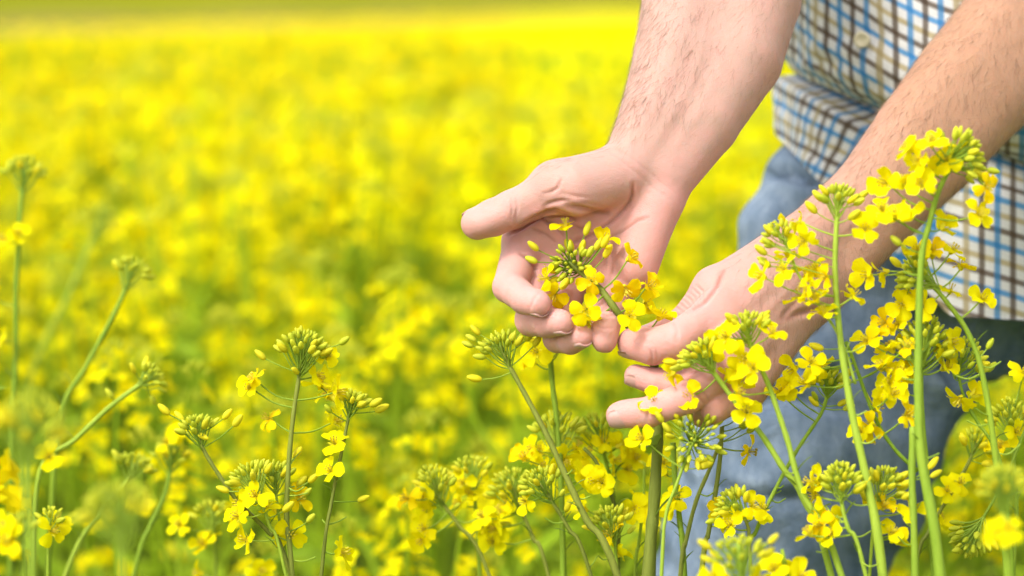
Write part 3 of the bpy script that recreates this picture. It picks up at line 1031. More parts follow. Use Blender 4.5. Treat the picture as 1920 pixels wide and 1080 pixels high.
w = 0.55 * (0.004 * np.sin(VJ[:, 2] * 95 + 7 * np.sin(VJ[:, 0] * 16) + VJ[:, 0] * 40) + 0.003 * np.sin(VJ[:, 2] * 52 - VJ[:, 0] * 60 + 4 * np.sin(VJ[:, 2] * 21))
     + 0.002 * np.sin(VJ[:, 2] * 170 + VJ[:, 0] * 120 + 3 * np.sin(VJ[:, 0] * 50)))
VJ = VJ + NJ * w[:, None]
VJ = crease(VJ, QJ, [([(1395, 352), (1430, 330), (1470, 322), (1540, 350)], 9, 9, 600), ([(1330, 700), (1450, 680), (1600, 700)], 9, 7, 600),
                     ([(1320, 770), (1470, 745), (1620, 780)], 11, 6, 600), ([(1640, 650), (1720, 690), (1800, 700)], 10, 6, 600),
                     ([(1290, 905), (1420, 935), (1560, 930)], 10, 4, 600), ([(1700, 560), (1760, 640), (1800, 740)], 10, 7, 600)])
jeans = pobj('jeans', mesh_np('jeans', VJ, QJ, True, [M['denim']]))
# boots on the soil
k = NT('boot_leather')
M['boot'] = k.done(k.bsdf(k.mix(k.noise(30, 3, 0.5, k.pos()), (0.05, 0.03, 0.02), (0.10, 0.06, 0.04)), 0.6))
for ank in (ankR, ankL):
    fs = Field(ank - (0.10, 0.26, 0.09), ank + (0.10, 0.14, 0.12), 0.006)
    bz = np.array((ank[0], ank[1], 0.0))
    fs.union([(bz + (0, 0.03, 0.045), bz + (0, -0.17, 0.036), 0.042, 0.038), (bz + (0, 0.01, 0.05), ank + (0, 0, 0.06), 0.048, 0.052)], 0.03)
    vb, qb = fs.polygonize(2)
    vb[:, 2] = np.maximum(vb[:, 2], 0.004)
    pobj('boot', mesh_np('boot', vb, qb, True, [M['boot']]))

# ------------------------------------------------------------------ rapeseed plants: shared pieces
def petal_mesh(name, L, W, bend, cup, seed, nu=8, nv=5):
    """obovate petal with a narrow claw, from the flower's centre out along +X, Z towards the viewer of the flower"""
    r = np.random.default_rng(seed)
    V = []
    ph = r.uniform(0, 6, 3)
    for i in range(nu):
        t = i / (nu - 1)
        wdt = W * float(np.interp(t, (0, 0.12, 0.3, 0.5, 0.7, 0.86, 0.95, 1.0), (0.22, 0.34, 0.70, 0.94, 1.0, 0.92, 0.74, 0.46)))
        for j in range(nv):
            s = 2 * j / (nv - 1) - 1
            notch = -0.03 * L * math.exp(-(s / 0.3) ** 2) * max(0, t - 0.7) / 0.3 - 0.05 * L * s * s * max(0, t - 0.55) / 0.45
            x = L * (0.10 + 0.90 * t) + notch
            z = bend * L * (0.9 * math.sin(min(t, 0.4) * PI) * 0.8 - 0.55 * t * t) + cup * W * s * s * t + 0.05 * L * math.sin(3 * s + ph[0]) * t * t + 0.03 * L * math.sin(7 * t + ph[1]) * s
            V.append((x, wdt * 0.5 * s, z))
    Q = [(i * nv + j, (i + 1) * nv + j, (i + 1) * nv + j + 1, i * nv + j + 1) for i in range(nu - 1) for j in range(nv - 1)]
    return np.array(V), np.array(Q)
def mk_petal(nm, mat, *a):
    V, Q = petal_mesh(nm, *a)
    return mesh_np(nm, V, Q, True, [M[mat]])
PL = 0.0109
PETALS = [mk_petal('petal', 'petal', PL, 0.0098, 0.25, 0.10, 1), mk_petal('petal', 'petal', PL * 1.05, 0.0093, 0.05, -0.12, 2),
          mk_petal('petal', 'petal', PL * 0.95, 0.0099, 0.42, 0.16, 3), mk_petal('petal', 'petal', PL, 0.0090, -0.12, 0.2, 4)]
PETALS_OLD = [mk_petal('petal', 'petal_old', PL * 0.95, 0.0086, 0.3, 0.22, 5), mk_petal('petal', 'petal_old', PL * 0.9, 0.0082, 0.1, -0.25, 6)]

def ellipsoid(n=8, m=6, L=1.0, R=0.3, z0=0.0, taper=0.0):
    V = [(0, 0, z0)]
    for i in range(1, m):
        a = PI * i / m
        z = z0 + L * (1 - math.cos(a)) / 2
        r = R * math.sin(a) * (1 - taper * (z - z0) / L)
        for j in range(n):
            q = 2 * PI * j / n
            V.append((r * math.cos(q), r * math.sin(q), z))
    V.append((0, 0, z0 + L))
    T = [(0, 1 + (j + 1) % n, 1 + j) for j in range(n)]
    Q = []
    for i in range(m - 2):
        for j in range(n):
            a = 1 + i * n + j; b_ = 1 + i * n + (j + 1) % n
            Q.append((a, b_, b_ + n, a + n))
    e = len(V) - 1
    T += [(e, 1 + (m - 2) * n + j, 1 + (m - 2) * n + (j + 1) % n) for j in range(n)]
    return np.array(V), np.array(T), np.array(Q)

def bud_mesh(mat, L, R):
    mb = MB()
    V, T, Q = ellipsoid(8, 7, L, R, 0, 0.25)
    V[:, :2] *= (1 + 0.10 * np.cos(4 * np.arctan2(V[:, 1], V[:, 0])))[:, None]     # four sepals
    mb.add(V, T, Q)
    return mb.mesh('bud', [M[mat]])
BUDS = [bud_mesh('bud', 0.0060, 0.00165), bud_mesh('bud', 0.0074, 0.0019), bud_mesh('bud_yellow', 0.0085, 0.0021)]

def centre_mesh(mats):
    """sepals, pistil and six stamens; the flower faces +Z, its pedicel arrives from -Z"""
    mb = MB()
    for q in range(4):
        a = PI / 4 + q * PI / 2
        ca_, sa_ = math.cos(a), math.sin(a)
        pts = [(0.0006, 0.0008, -0.0008), (0.0016, 0.0013, 0.0012), (0.0034, 0.0009, 0.0030), (0.0046, 0.0001, 0.0036)]
        V = []
        for x, w_, z in pts:
            for s in (-1, 1):
                V.append((x * ca_ - s * w_ * sa_, x * sa_ + s * w_ * ca_, z - 0.002))
        mb.add(V, None, [(2 * i, 2 * i + 1, 2 * i + 3, 2 * i + 2) for i in range(3)], 1)
    V, T, Q = ellipsoid(5, 4, 0.0065, 0.0006, -0.001)
    mb.add(V, T, Q, 0)
    for q in range(6):
        a = q * PI / 3 + 0.3
        x, y = 0.0021 * math.cos(a), 0.0021 * math.sin(a)
        mb.tube([(x * 0.4, y * 0.4, 0), (x, y, 0.0042)], 0.00016, 3, 0, False)
        V, T, Q = ellipsoid(4, 3, 0.0019, 0.0005, 0.0036)
        V[:, 0] += x; V[:, 1] += y
        mb.add(V, T, Q, 0)
    return mb.mesh('flower', mats)
CENTRE = centre_mesh([M['anther'], M['bud_yellow']])

def frame(zdir, spin=0.0):
    z = Vector(zdir).normalized()
    return z.to_track_quat('Z', 'Y').to_matrix().to_4x4() @ Matrix.Rotation(spin, 4, 'Z')

def add_flower(parent, base, pos, facing, r, scale=1.0, old=False, openness=None):
    f = link('flower', CENTRE, parent, None, Matrix.Translation(Vector(pos) - Vector(base)) @ frame(facing, r.uniform(0, 6.28)) @ Matrix.Scale(scale, 4))
    op = r.uniform(-0.25, 0.5) if openness is None else openness
    pool = PETALS_OLD if old else PETALS
    sp = r.uniform(0.12, 0.2)
    for q in range(4):
        if r.random() < 0.03:
            continue
        a = q * PI / 2 + (sp if q % 2 else -sp) + r.uniform(-0.12, 0.12)
        tilt = -(op + r.uniform(-0.16, 0.16))
        link('petal', pool[r.integers(len(pool))], f, None, Matrix.Rotation(a, 4, 'Z') @ Matrix.Rotation(tilt, 4, 'Y') @ Matrix.Rotation(r.uniform(-0.3, 0.3), 4, 'X') @ Matrix.Scale(r.uniform(0.9, 1.08), 4))
    return f

def pedicel(mb, a, b_, r, mat=0, sag=0.12, rad=0.00055):
    a = np.asarray(a); b_ = np.asarray(b_)
    m = 0.5 * (a + b_) + np.array((0, 0, -1.0)) * np.linalg.norm(b_ - a) * sag * r.uniform(0.2, 1.2)
    mb.tube(catmull([a, m, b_], 3), rad * np.linspace(1.15, 0.95, 7), 5, mat, False)

def leaf_mesh(mb, p0, dirv, L, W, r, m=0, nu=7, droop=0.5):
    d = np.asarray(dirv, dtype=float); d /= np.linalg.norm(d)
    side = np.cross(d, (0, 0, 1.0)); side /= np.linalg.norm(side) + 1e-9
    up = np.cross(side, d)
    V = []
    tw = r.uniform(-0.5, 0.5)
    for i in range(nu):
        t = i / (nu - 1)
        w_ = W * math.sin(PI * min(1, t * 0.93 + 0.05)) ** 0.75 * (1 + 0.10 * math.sin(t * 23 + tw * 9))
        c0 = np.asarray(p0) + d * L * t - np.array((0, 0, 1.0)) * droop * L * t * t
        for s in (-1, 0, 1):
            V.append(c0 + side * (s * w_ * 0.5 * math.cos(tw * t)) + up * (abs(s) * w_ * 0.18 + s * w_ * 0.4 * math.sin(tw * t)))
    Q = []
    for i in range(nu - 1):
        for s in (0, 1):
            Q.append((i * 3 + s, i * 3 + s + 1, (i + 1) * 3 + s + 1, (i + 1) * 3 + s))
    mb.add(V, None, Q, m)

STEM_M = [M['stem'], M['stem_brown'], M['stem_pale']]
VIEW = np.array((0, -CP, SP))

def to_ground(pts, r):
    """carry a stem on from its last point down to the soil"""
    p = pts[-1]; d = pts[-1] - pts[-2]; d /= np.linalg.norm(d)
    ext = [pts_ for pts_ in pts]
    z = p[2]
    cur = p.copy()
    for _ in range(4):
        d = 0.6 * d + 0.4 * np.array((0, 0, -1.0)); d /= np.linalg.norm(d)
        cur = cur + d * z * 0.27
        if cur[2] < 0.12:
            break
        ext.append(cur.copy())
    ext.append(np.array((cur[0], cur[1], -0.01)))
    return np.array(ext)

def bud_head(plant, base, mb, top, axis, n, spread, r, sm, young=0.0, sc=1.0):
    """dome of buds: small tight ones on top, larger ones on longer stalks below"""
    axis = axis / np.linalg.norm(axis)
    flat, wide = r.uniform(0.6, 1.25), r.uniform(0.85, 1.15)
    n = int(n * r.uniform(1.0, 1.4))
    u = np.cross(axis, (0.2, 1, 0.1)); u /= np.linalg.norm(u); w_ = np.cross(axis, u)
    for q in range(n):
        f = (q + 0.5) / n
        a = q * 2.39996 + r.uniform(-0.25, 0.25)
        rho = spread * wide * (0.06 + 0.58 * f ** 0.6)
        hgt = spread * flat * (0.50 - 0.85 * f ** 1.3) + r.normal(0, 0.04) * spread
        rad = math.cos(a) * u + math.sin(a) * w_
        p = top + axis * hgt + rad * rho
        root = top - axis * spread * (0.15 + 0.85 * f) + rad * 0.0006
        dirv = (rad * (0.25 + 0.9 * f) + axis * (1.0 - 0.45 * f)); dirv /= np.linalg.norm(dirv)
        size = (0.62 + 0.55 * f) * r.uniform(0.88, 1.1) * sc
        pedicel(mb, root, p + dirv * 0.0004, r, sm, 0.10, 0.00042)
        me = BUDS[2] if (f > 0.62 and r.random() < 0.35) else BUDS[1 if f > 0.4 else 0]
        link('bud', me, plant, None, Matrix.Translation(Vector(p - base)) @ frame(dirv, r.uniform(0, 6)) @ Matrix.Scale(size, 4))

def hero(label, stem, dz=0.0, rad=(4.5, 7), head=(24, 46), flowers=(), buds=(), sm=0, auto=0, seed=0, dz2=None, old=0.1, leaves=(), ground=True, sc=1.0, pods=0, axis=None):
    """stem: photo pixels from the tip down; flowers / buds: photo pixels"""
    r = np.random.default_rng(1000 + seed)
    n = len(stem)
    dz2 = dz if dz2 is None else dz2
    pts3 = []
    for i, s_ in enumerate(stem):
        pts3.append(P(s_[0], s_[1], s_[2] if len(s_) > 2 else dz + (dz2 - dz) * i / max(1, n - 1)))
    pts3 = np.array(pts3)
    vis = catmull(pts3, 6)
    full = catmull(to_ground(pts3, r), 6) if ground else vis
    base = np.array((full[-1][0], full[-1][1], 0.0)) if ground else pts3[-1]
    plant = empty('rapeseed_plant', base)
    tag(plant, label, 'plant', 'rapeseed plants in focus around the hands')
    mb = MB()
    tt = np.clip(np.concatenate(([0], np.cumsum(np.linalg.norm(np.diff(full, axis=0), axis=1)))) / 0.26, 0, 1.4)
    rr = 0.80 * (S(rad[0], dz) + (S(rad[1], dz) - S(rad[0], dz)) * tt)
    mb.tube(full - base, rr * (1 + 0.07 * np.sin(np.arange(len(full)) * 1.7)), 14, sm, True, 0.075)
    mbp = MB()
    top = vis[0]
    axis = vis[0] - vis[min(3, len(vis) - 1)] if axis is None else np.array(axis, dtype=float)
    class Rel:
        def tube(self, p, *a):
            mb.tube(np.asarray(p) - base, *a)
    rel = Rel()
    if head and head[0]:
        bud_head(plant, base, rel, top, axis, head[0], S(head[1], dz), r, 2 if sm != 1 else 0, sc=sc)
    vx, vy, vd = project(vis)
    def attach(px, py):
        # the stalk leaves the stem a little below the flower's height
        dd = np.hypot(vx - px, (vy - (py + 0.35 * np.abs(vx - px))) * 1.0)
        i = int(np.argmin(dd))
        return i
    fl = list(flowers)
    L0 = S(1, dz)
    for q in range(auto):
        t = r.uniform(0.0, 0.5) * min(len(vis) - 1, 14)
        i = int(t)
        p = vis[i]; x_, y_, d_ = project(p[None])
        an = r.uniform(0, 6.28)
        fl.append((x_[0] + math.cos(an) * r.uniform(28, 60), y_[0] + r.uniform(5, 50)))
    for q, fpos in enumerate(fl):
        px, py = fpos[0], fpos[1]
        i = attach(px, py)
        dzf = (vd[i] - FOCUS) * 1000 + (fpos[2] if len(fpos) > 2 else r.uniform(-11, 7))
        p = P(px, py, dzf)
        root = vis[i]
        out = p - root
        out /= np.linalg.norm(out) + 1e-9
        if len(fpos) > 3:
            face = np.array(fpos[3], dtype=float)
        else:
            face = out * r.uniform(0.4, 1.0) + VIEW * r.uniform(-0.25, 1.1) + np.array((0, 0, 1)) * r.uniform(-0.1, 0.7) + r.normal(0, 0.25, 3)
        face /= np.linalg.norm(face)
        scl = r.uniform(0.92, 1.12) * sc
        pedicel(rel, root, p - face * 0.0016, r, 2 if sm != 1 else 0, 0.10)
        add_flower(plant, base, p, face, r, scl, old=r.random() < old)
    for bpos in buds:
        px, py = bpos[0], bpos[1]
        i = attach(px, py)
        p = P(px, py, (vd[i] - FOCUS) * 1000 + r.uniform(-8, 4))
        out = p - vis[i]; out /= np.linalg.norm(out) + 1e-9
        dirv = out * 0.8 + np.array((0, 0, 0.35)); dirv /= np.linalg.norm(dirv)
        pedicel(rel, vis[i], p + dirv * 0.0004, r, 2 if sm != 1 else 0, 0.05, 0.00042)
        link('bud', BUDS[2] if r.random() < 0.6 else BUDS[1], plant, None, Matrix.Translation(Vector(p - base)) @ frame(dirv) @ Matrix.Scale(r.uniform(1.0, 1.25) * sc, 4))
    for q in range(pods):      # thin bare stalks whose flowers have dropped
        i = int(r.integers(len(vis) // 2, len(vis) - 1))
        an = r.uniform(-1, 1) * 1.2 + (0 if r.random() < 0.5 else PI)
        e = vis[i] + np.array((math.cos(an), math.sin(an) * 0.6, r.uniform(-0.1, 0.5))) * r.uniform(0.008, 0.02)
        pedicel(rel, vis[i], e, r, 2, 0.2, 0.0005)
    link('stem', mb.mesh('stem', STEM_M), plant, (0, 0, 0))
    leaves = list(leaves)
    if ground and len(vis) > 16:
        for q in range(2):
            i = int(r.integers(len(vis) // 2, len(vis) - 2)); sg = 1 if r.random() < 0.5 else -1
            leaves.append((vx[i], vy[i], sg * r.uniform(18, 40), -r.uniform(25, 60), r.uniform(30, 62), r.uniform(6, 12)))
    for (px, py, dx, dy, L, W) in leaves:
        ml = MB()
        p = P(px, py, dz); q = P(px + dx, py + dy, dz - 6)
        leaf_mesh(ml, p - base, q - p, S(L, dz), S(W, dz), r, 0, 8, 0.25)
        link('leaf', ml.mesh('leaf', [M['leaf']]), plant, (0, 0, 0))
    # lower leaves towards the soil
    if ground:
        for q in range(4):
            ml = MB()
            i = int(r.integers(len(vis), len(full) - 1)) if len(full) - 1 > len(vis) else len(full) - 2
            p = full[i] - base
            an = r.uniform(0, 6.28)
            leaf_mesh(ml, p, (math.cos(an), math.sin(an), 0.5), r.uniform(0.07, 0.14), r.uniform(0.02, 0.04), r)
            link('leaf', ml.mesh('leaf', [M['leaf']]), plant, (0, 0, 0))
    return plant

# ------------------------------------------------------------------ the held stem and the plants in focus
F0 = (0.1, -1, 0.25)
hero('flowering stem bent over and cradled on the open palm, pinched between finger and thumb',
     [(1068, 492, -24), (1094, 514, -28), (1128, 545, -38), (1160, 588, -43), (1190, 624, -30), (1216, 648, -24), (1228, 690, -26), (1236, 745, -25), (1234, 812, -22), (1226, 950, -20), (1216, 1085, -20)],
     -24, (6.6, 16), (36, 52),
     [(1110, 526, -10, (0.05, -1, 0.15)), (1099, 580, -16, (-0.15, -1, 0.1)), (1181, 592, -18, (0.2, -1, 0.35)), (1172, 541, -2, (0.3, -0.6, -0.5)), (1181, 485, 0, (0.9, -0.3, 0.5)),
      (1134, 451, 4, (0.4, -0.5, 0.9)), (1061, 424, 4, (-0.1, -0.1, 1)), (1215, 537, 2, (0.7, -0.5, 0.5)), (1212, 568, 6, (0.4, -0.5, -0.3)), (1237, 594, -14, (0.5, -0.2, 0.9)),
      (1023, 522, 0, (-0.9, -0.4, 0.1)), (1040, 554, 2, (-0.3, -0.8, -0.5)), (1100, 602, 0, (0, -0.4, -1))],
     [(1096, 442), (1128, 465), (1132, 484), (1115, 470), (1100, 482), (1010, 470), (1008, 492), (1048, 520), (1066, 522)], 1, seed=1, old=0.35, axis=(-0.5, -0.75, 0.45),
     leaves=[(1230, 845, 10, -60, 46, 22), (1232, 838, -26, -6, 30, 14), (1228, 968, 50, -70, 84, 20)])
H_ = hero
H_('tall flowering stem with a domed bud head, highest of the sharp stems left', [(568, 650), (562, 700), (550, 780), (541, 880), (538, 980), (548, 1085)], 0, (4.6, 8), (44, 60),
   [(595, 705), (470, 728), (505, 785), (632, 735), (612, 668, 8), (478, 712), (628, 790, 10)], [(498, 674), (560, 700), (636, 646), (575, 980)], 1, 0, 2, pods=6)
H_('bare budding stem leaning left with a lone bud on its right side', [(368, 802), (380, 840), (410, 890), (450, 945), (505, 1000), (540, 1060)], 2, (4.2, 6.5), (24, 44), [], [(437, 800), (418, 786), (318, 778), (345, 790), (372, 815)], 1, 0, 3)
H_('thin reddish stem with small dark buds right of the tall domed stem', [(660, 752), (650, 800), (638, 860), (622, 940), (602, 1085)], 4, (3.6, 5), (22, 36), [(620, 745), (628, 832), (620, 884), (640, 1036), (600, 720, 6)], [(703, 772), (693, 762), (622, 774), (670, 940)], 1, 0, 4, pods=2)
H_('short stem with pale green bud dome, flowers drooping below, before the domed stem', [(468, 892), (482, 925), (505, 985), (535, 1075)], -6, (3.4, 5.5), (34, 48), [(480, 930), (452, 945), (500, 950, 6), (462, 1012), (446, 968)], [(430, 922), (530, 960)], 0, 0, 5)
H_('small budding side stem close behind the tall domed stem', [(512, 890), (518, 930), (526, 990), (540, 1080)], 12, (3.0, 5), (26, 40), [(520, 958), (545, 1000), (560, 935)], [(556, 912), (578, 905), (570, 930), (550, 860)], 2, 0, 6)
H_('leaning dark stem with a bare green bud head, left of the pinching fingers', [(938, 648), (952, 680), (985, 740), (1025, 815), (1060, 890), (1100, 975), (1160, 1085)], -4, (4.8, 11), (26, 50), [], [(904, 712), (1000, 650), (985, 640), (888, 650), (893, 640), (900, 628)], 1, 0, 7, pods=3)
H_('straight upright stem rising behind the curled fingertips, leaning stem crossing it', [(1030, 640), (1036, 720), (1046, 800), (1052, 900), (1056, 1085)], 60, (6, 7.5), (20, 40), [(1000, 680, 4), (1006, 660)], [], 0, 0, 8)
H_('crowded yellow flower head below the curled fingers, behind the leaning dark stem', [(1045, 800), (1046, 850), (1052, 950), (1060, 1085)], 70, (4, 6), (32, 62), [(1000, 842), (985, 860), (1080, 838), (1100, 850), (1022, 880), (1108, 888), (1076, 880), (1060, 862), (1015, 848), (1124, 892)], [], 0, 0, 9)
H_('flower head touching the ring finger from below left', [(1120, 800), (1135, 860), (1150, 930), (1160, 1085)], 90, (4, 6), (22, 56), [(1132, 828), (1160, 836), (1182, 850), (1192, 862), (1150, 862), (1170, 830), (1112, 830), (1175, 880)], [], 0, 0, 10)
H_('drooping reddish stem with a green bud head under the crowded flower head', [(1012, 905), (1035, 940), (1065, 990), (1110, 1085)], 30, (4, 6), (26, 50), [(985, 940, 8)], [(1050, 930), (1060, 960)], 1, 0, 11, pods=4)
H_('low bud cluster with one yellow flower beside the thick leaning stem', [(1142, 975), (1150, 1010), (1158, 1085)], 30, (3.6, 5), (34, 46), [(1146, 1002), (1096, 955), (1160, 1040, 6)], [(1176, 1000)], 0, 0, 12)
H_('flowering stem with pale buds standing in the middle foreground, yellow flowers on its left', [(815, 905), (828, 940), (860, 985), (920, 1085)], 95, (4, 6), (26, 50), [(792, 930), (765, 935), (802, 950), (796, 992), (790, 1010), (818, 925)], [(850, 955)], 1, 0, 13, pods=3)
H_('two-tone flower head right of the pale budded middle stem', [(885, 880), (890, 930), (900, 1085)], 120, (4, 6), (18, 44), [(868, 905), (862, 945), (895, 905), (880, 925)], [], 0, 0, 14)
H_('hanging cluster of deep yellow flowers under a flat green bud head in the middle', [(960, 910), (975, 950), (1000, 1010), (1030, 1085)], 100, (4, 6), (30, 58), [(905, 970), (940, 960), (930, 990), (925, 1015), (950, 940), (912, 985)], [(960, 985)], 1, 0, 15)
H_('dark upright stem with flat yellow flowers left of the thick green stem', [(1095, 840), (1120, 870), (1150, 940), (1160, 1000), (1158, 1085)], 45, (4, 6), (0, 0), [(1112, 900), (1100, 885), (1128, 905)], [], 1, 0, 16)
H_('pale thin stem carrying three flat flowers just left of the thick green stem', [(1208, 880), (1206, 950), (1196, 1030), (1190, 1085)], 60, (3, 5), (0, 0), [(1200, 940), (1190, 955), (1215, 950), (1222, 962)], [], 0, 0, 17)
H_('straight green stem beside the thick one with flowers hanging at its side', [(1262, 830), (1266, 900), (1275, 980), (1284, 1085)], 20, (6, 8), (0, 0), [(1270, 935), (1262, 950), (1244, 868, 12), (1246, 888, 14)], [], 0, 0, 18)
H_('star-shaped bud head seen from above, just below the ring finger', [(1305, 820), (1290, 850), (1268, 910), (1248, 970), (1240, 1085)], -62, (3.5, 6), (36, 74), [(1226, 752, 0, (-0.2, -1, 0.6)), (1290, 738, 0, (-0.4, -0.6, 0.8)), (1206, 824, 0, (-0.6, -0.6, 0.5))],
   [(1244, 792), (1258, 812), (1302, 864), (1310, 878), (1272, 786)], 2, 0, 19, axis=(0.1, -1.0, 0.35))
H_('thin yellowish bent stem between the star-shaped bud head and the dark curved stem', [(1350, 830), (1330, 880), (1305, 940), (1285, 1020), (1275, 1085)], 10, (4.5, 6), (0, 0), [(1404, 846, -4, (1, -0.2, -0.1))], [(1390, 805), (1400, 812)], 1, 0, 20)
H_('dark green curved stem standing bare before the jeans', [(1354, 800), (1350, 860), (1342, 920), (1328, 1000), (1314, 1085)], -10, (5, 7.5), (0, 0), [], [(1385, 802), (1376, 790)], 1, 0, 21, pods=2)
H_('stem with a tight bud head crossing the back of the left hand', [(1312, 662), (1332, 690), (1378, 752), (1428, 815), (1470, 880), (1505, 932), (1560, 1085)], -75, (5.5, 10), (34, 50), [(1400, 772, -8, (-0.2, -0.8, 0.5)), (1386, 722, 6), (1366, 706, 8), (1292, 742, 6), (1260, 700, 12)], [(1270, 680), (1280, 690)], 2, 0, 22, pods=2)
H_('flowering stem with a light green bud crown in front of the left wrist', [(1400, 610), (1408, 650), (1438, 714), (1460, 775), (1478, 830), (1506, 925), (1580, 1085)], -85, (5.2, 10), (26, 42),
   [(1361, 632), (1446, 626, -8, (0.2, -0.6, 0.9)), (1396, 672), (1412, 690), (1384, 690, 6), (1340, 645, 6), (1385, 738, 0, (0.4, -0.5, 0.6))], [(1424, 600), (1380, 605)], 2, 0, 23, pods=2)
H_('upright flowering stem in front of the left forearm, with a flat pale bud crown', [(1572, 372), (1568, 430), (1566, 520), (1576, 637), (1598, 777), (1622, 887), (1656, 1085)], -90, (5.0, 12), (22, 44),
   [(1500, 418), (1508, 450), (1530, 505, 4), (1512, 540), (1500, 556), (1530, 560), (1545, 588, -8), (1548, 520), (1430, 520), (1622, 430), (1600, 555, 4)], [(1545, 378), (1532, 400), (1600, 385), (1608, 372), (1590, 412), (1438, 478), (1446, 460), (1452, 440)], 2, 0, 24, pods=5)
H_('thin side stem with few buds and loose petals beside the flat pale bud crown', [(1462, 440), (1480, 470), (1500, 520), (1545, 585), (1578, 640), (1604, 720)], -88, (3, 4.5), (16, 34), [(1478, 480), (1470, 505), (1515, 515), (1475, 430, 4)], [(1440, 492), (1446, 500)], 2, 0, 25, ground=False)
H_('tallest stem at the right, arching over with a long yellow-green bud spike', [(1812, 290), (1795, 300), (1764, 348), (1742, 420), (1727, 493), (1722, 661), (1722, 750), (1728, 860), (1764, 1085)], -110, (5, 13), (40, 60),
   [(1705, 280), (1722, 300), (1728, 345), (1695, 345, 6), (1660, 342), (1680, 402), (1700, 398), (1775, 300, -4), (1790, 280, 6), (1850, 350), (1836, 402), (1768, 425, 8), (1655, 395), (1745, 270), (1740, 325, 4)],
   [(1690, 460), (1755, 270), (1770, 262), (1830, 325), (1850, 318)], 2, 0, 26, pods=4)
H_('leaning stem with a bud dome halfway up the tallest stem, at the checked shirt', [(1716, 508), (1742, 528), (1775, 566), (1812, 618), (1838, 685), (1856, 780), (1868, 870), (1890, 1085)], -70, (5, 10), (34, 56),
   [(1840, 562), (1782, 545), (1700, 545, 6), (1730, 575), (1690, 570), (1785, 470, 4), (1745, 470), (1660, 510), (1628, 515), (1720, 470), (1802, 500)], [(1700, 480), (1690, 500), (1850, 655)], 0, 0, 27, pods=5)
H_('dense rounded bud cluster beside the tallest stem below the shirt hem', [(1735, 640), (1728, 690), (1730, 780), (1740, 900), (1750, 1085)], -60, (4, 8), (48, 66), [(1775, 665), (1770, 690), (1780, 640, -4), (1685, 610), (1660, 605), (1640, 632), (1672, 655), (1625, 640), (1690, 700), (1668, 720), (1704, 695), (1652, 690)], [], 0, 0, 28)
H_('bud head on a bent stem at the right, buds standing off to both sides', [(1806, 668), (1798, 700), (1808, 745), (1832, 790), (1860, 830), (1878, 880), (1900, 1085)], -50, (3.2, 6), (26, 48), [(1800, 748, -4, (-0.5, -0.5, -0.6)), (1825, 740, 4)], [(1850, 697), (1828, 695), (1815, 690)], 0, 0, 29)
H_('stem swinging up left from the tallest stem with a loose flower bunch over the jeans', [(1586, 640), (1602, 680), (1640, 781), (1676, 840), (1720, 884)], -64, (4, 6), (0, 0), [(1520, 680), (1540, 690), (1490, 690, 6), (1512, 720), (1660, 690), (1655, 745), (1640, 765, 4), (1635, 800), (1672, 740), (1700, 650), (1615, 810), (1700, 780)], [(1545, 655), (1598, 700)], 0, 0, 30, ground=False)
H_('young stem with a spiky green tip without flowers, over the jeans', [(1554, 715), (1550, 745), (1538, 778), (1510, 820), (1486, 858), (1450, 925), (1418, 995), (1390, 1085)], -40, (4, 6), (30, 34), [(1478, 728, -8, (-0.2, -1, 0.1)), (1462, 735)], [(1532, 750), (1535, 762), (1570, 760), (1580, 768)], 2, 0, 31, pods=3)
H_('low stem with buds above two open flowers before the thigh, orange petal at its top', [(1576, 900), (1578, 940), (1590, 990), (1625, 1085)], -90, (4.6, 8), (30, 44), [(1530, 930), (1520, 905, 4), (1538, 985), (1555, 975), (1518, 1000), (1560, 1000), (1540, 900, 8)], [(1600, 925), (1612, 915)], 2, 0, 32, pods=4)
H_('stem with small buds and hanging flowers between the two thick upright stems', [(1660, 905), (1650, 930), (1640, 980), (1630, 1085)], -70, (3.6, 6), (26, 40), [(1655, 950), (1710, 955), (1690, 1005, 0, (-0.3, -0.4, -0.9)), (1672, 1000), (1640, 945)], [(1682, 900), (1690, 910), (1630, 940), (1690, 935)], 0, 0, 33, pods=3)
H_('thick pale upright stem running close beside the lower part of the tallest stem', [(1712, 800), (1710, 900), (1716, 1085)], -85, (8, 9), (0, 0), [], [(1740, 880), (1744, 895)], 2, 0, 34, pods=3)
H_('low bud head with square yellow flowers at the foot of the jeans', [(1372, 945), (1400, 980), (1408, 1085)], -50, (4, 6), (24, 44), [(1378, 975), (1370, 985), (1412, 950), (1430, 955), (1350, 955, 8)], [(1340, 975), (1355, 990)], 1, 0, 35)
H_('large pale bud head at the bottom edge before the jeans', [(1384, 1040), (1390, 1085)], -190, (6, 8), (30, 66), [(1340, 1085), (1420, 1090)], [(1335, 1030), (1440, 1020)], 2, 0, 36, sc=0.95)
H_('open yellow flower at the bottom edge right of the large pale buds', [(1470, 1062), (1478, 1085)], -120, (4, 6), (0, 0), [(1452, 1068, -4, (-0.2, -0.8, 0.6)), (1470, 1075), (1500, 1082)], [], 0, 0, 37)
H_('out-of-focus pale bud head in the near right corner with a yellow flower below', [(1880, 905), (1884, 960), (1892, 1085)], -300, (6, 9), (40, 66), [(1890, 992), (1872, 1000)], [], 2, 0, 38, sc=0.8)
H_('bud head at the right edge above the near blurred one', [(1896, 780), (1900, 850), (1906, 960), (1900, 1085)], 40, (4, 6), (30, 46), [(1905, 810), (1875, 840, 8), (1920, 700)], [], 0, 0, 39)
H_('thin stem with a drooping bud bunch in the right corner, behind the near blurred head', [(1820, 1010), (1850, 960), (1885, 900), (1905, 850), (1925, 800)], 10, (3, 5), (34, 48), [], [(1800, 1030), (1840, 1020)], 0, 0, 40, ground=False)
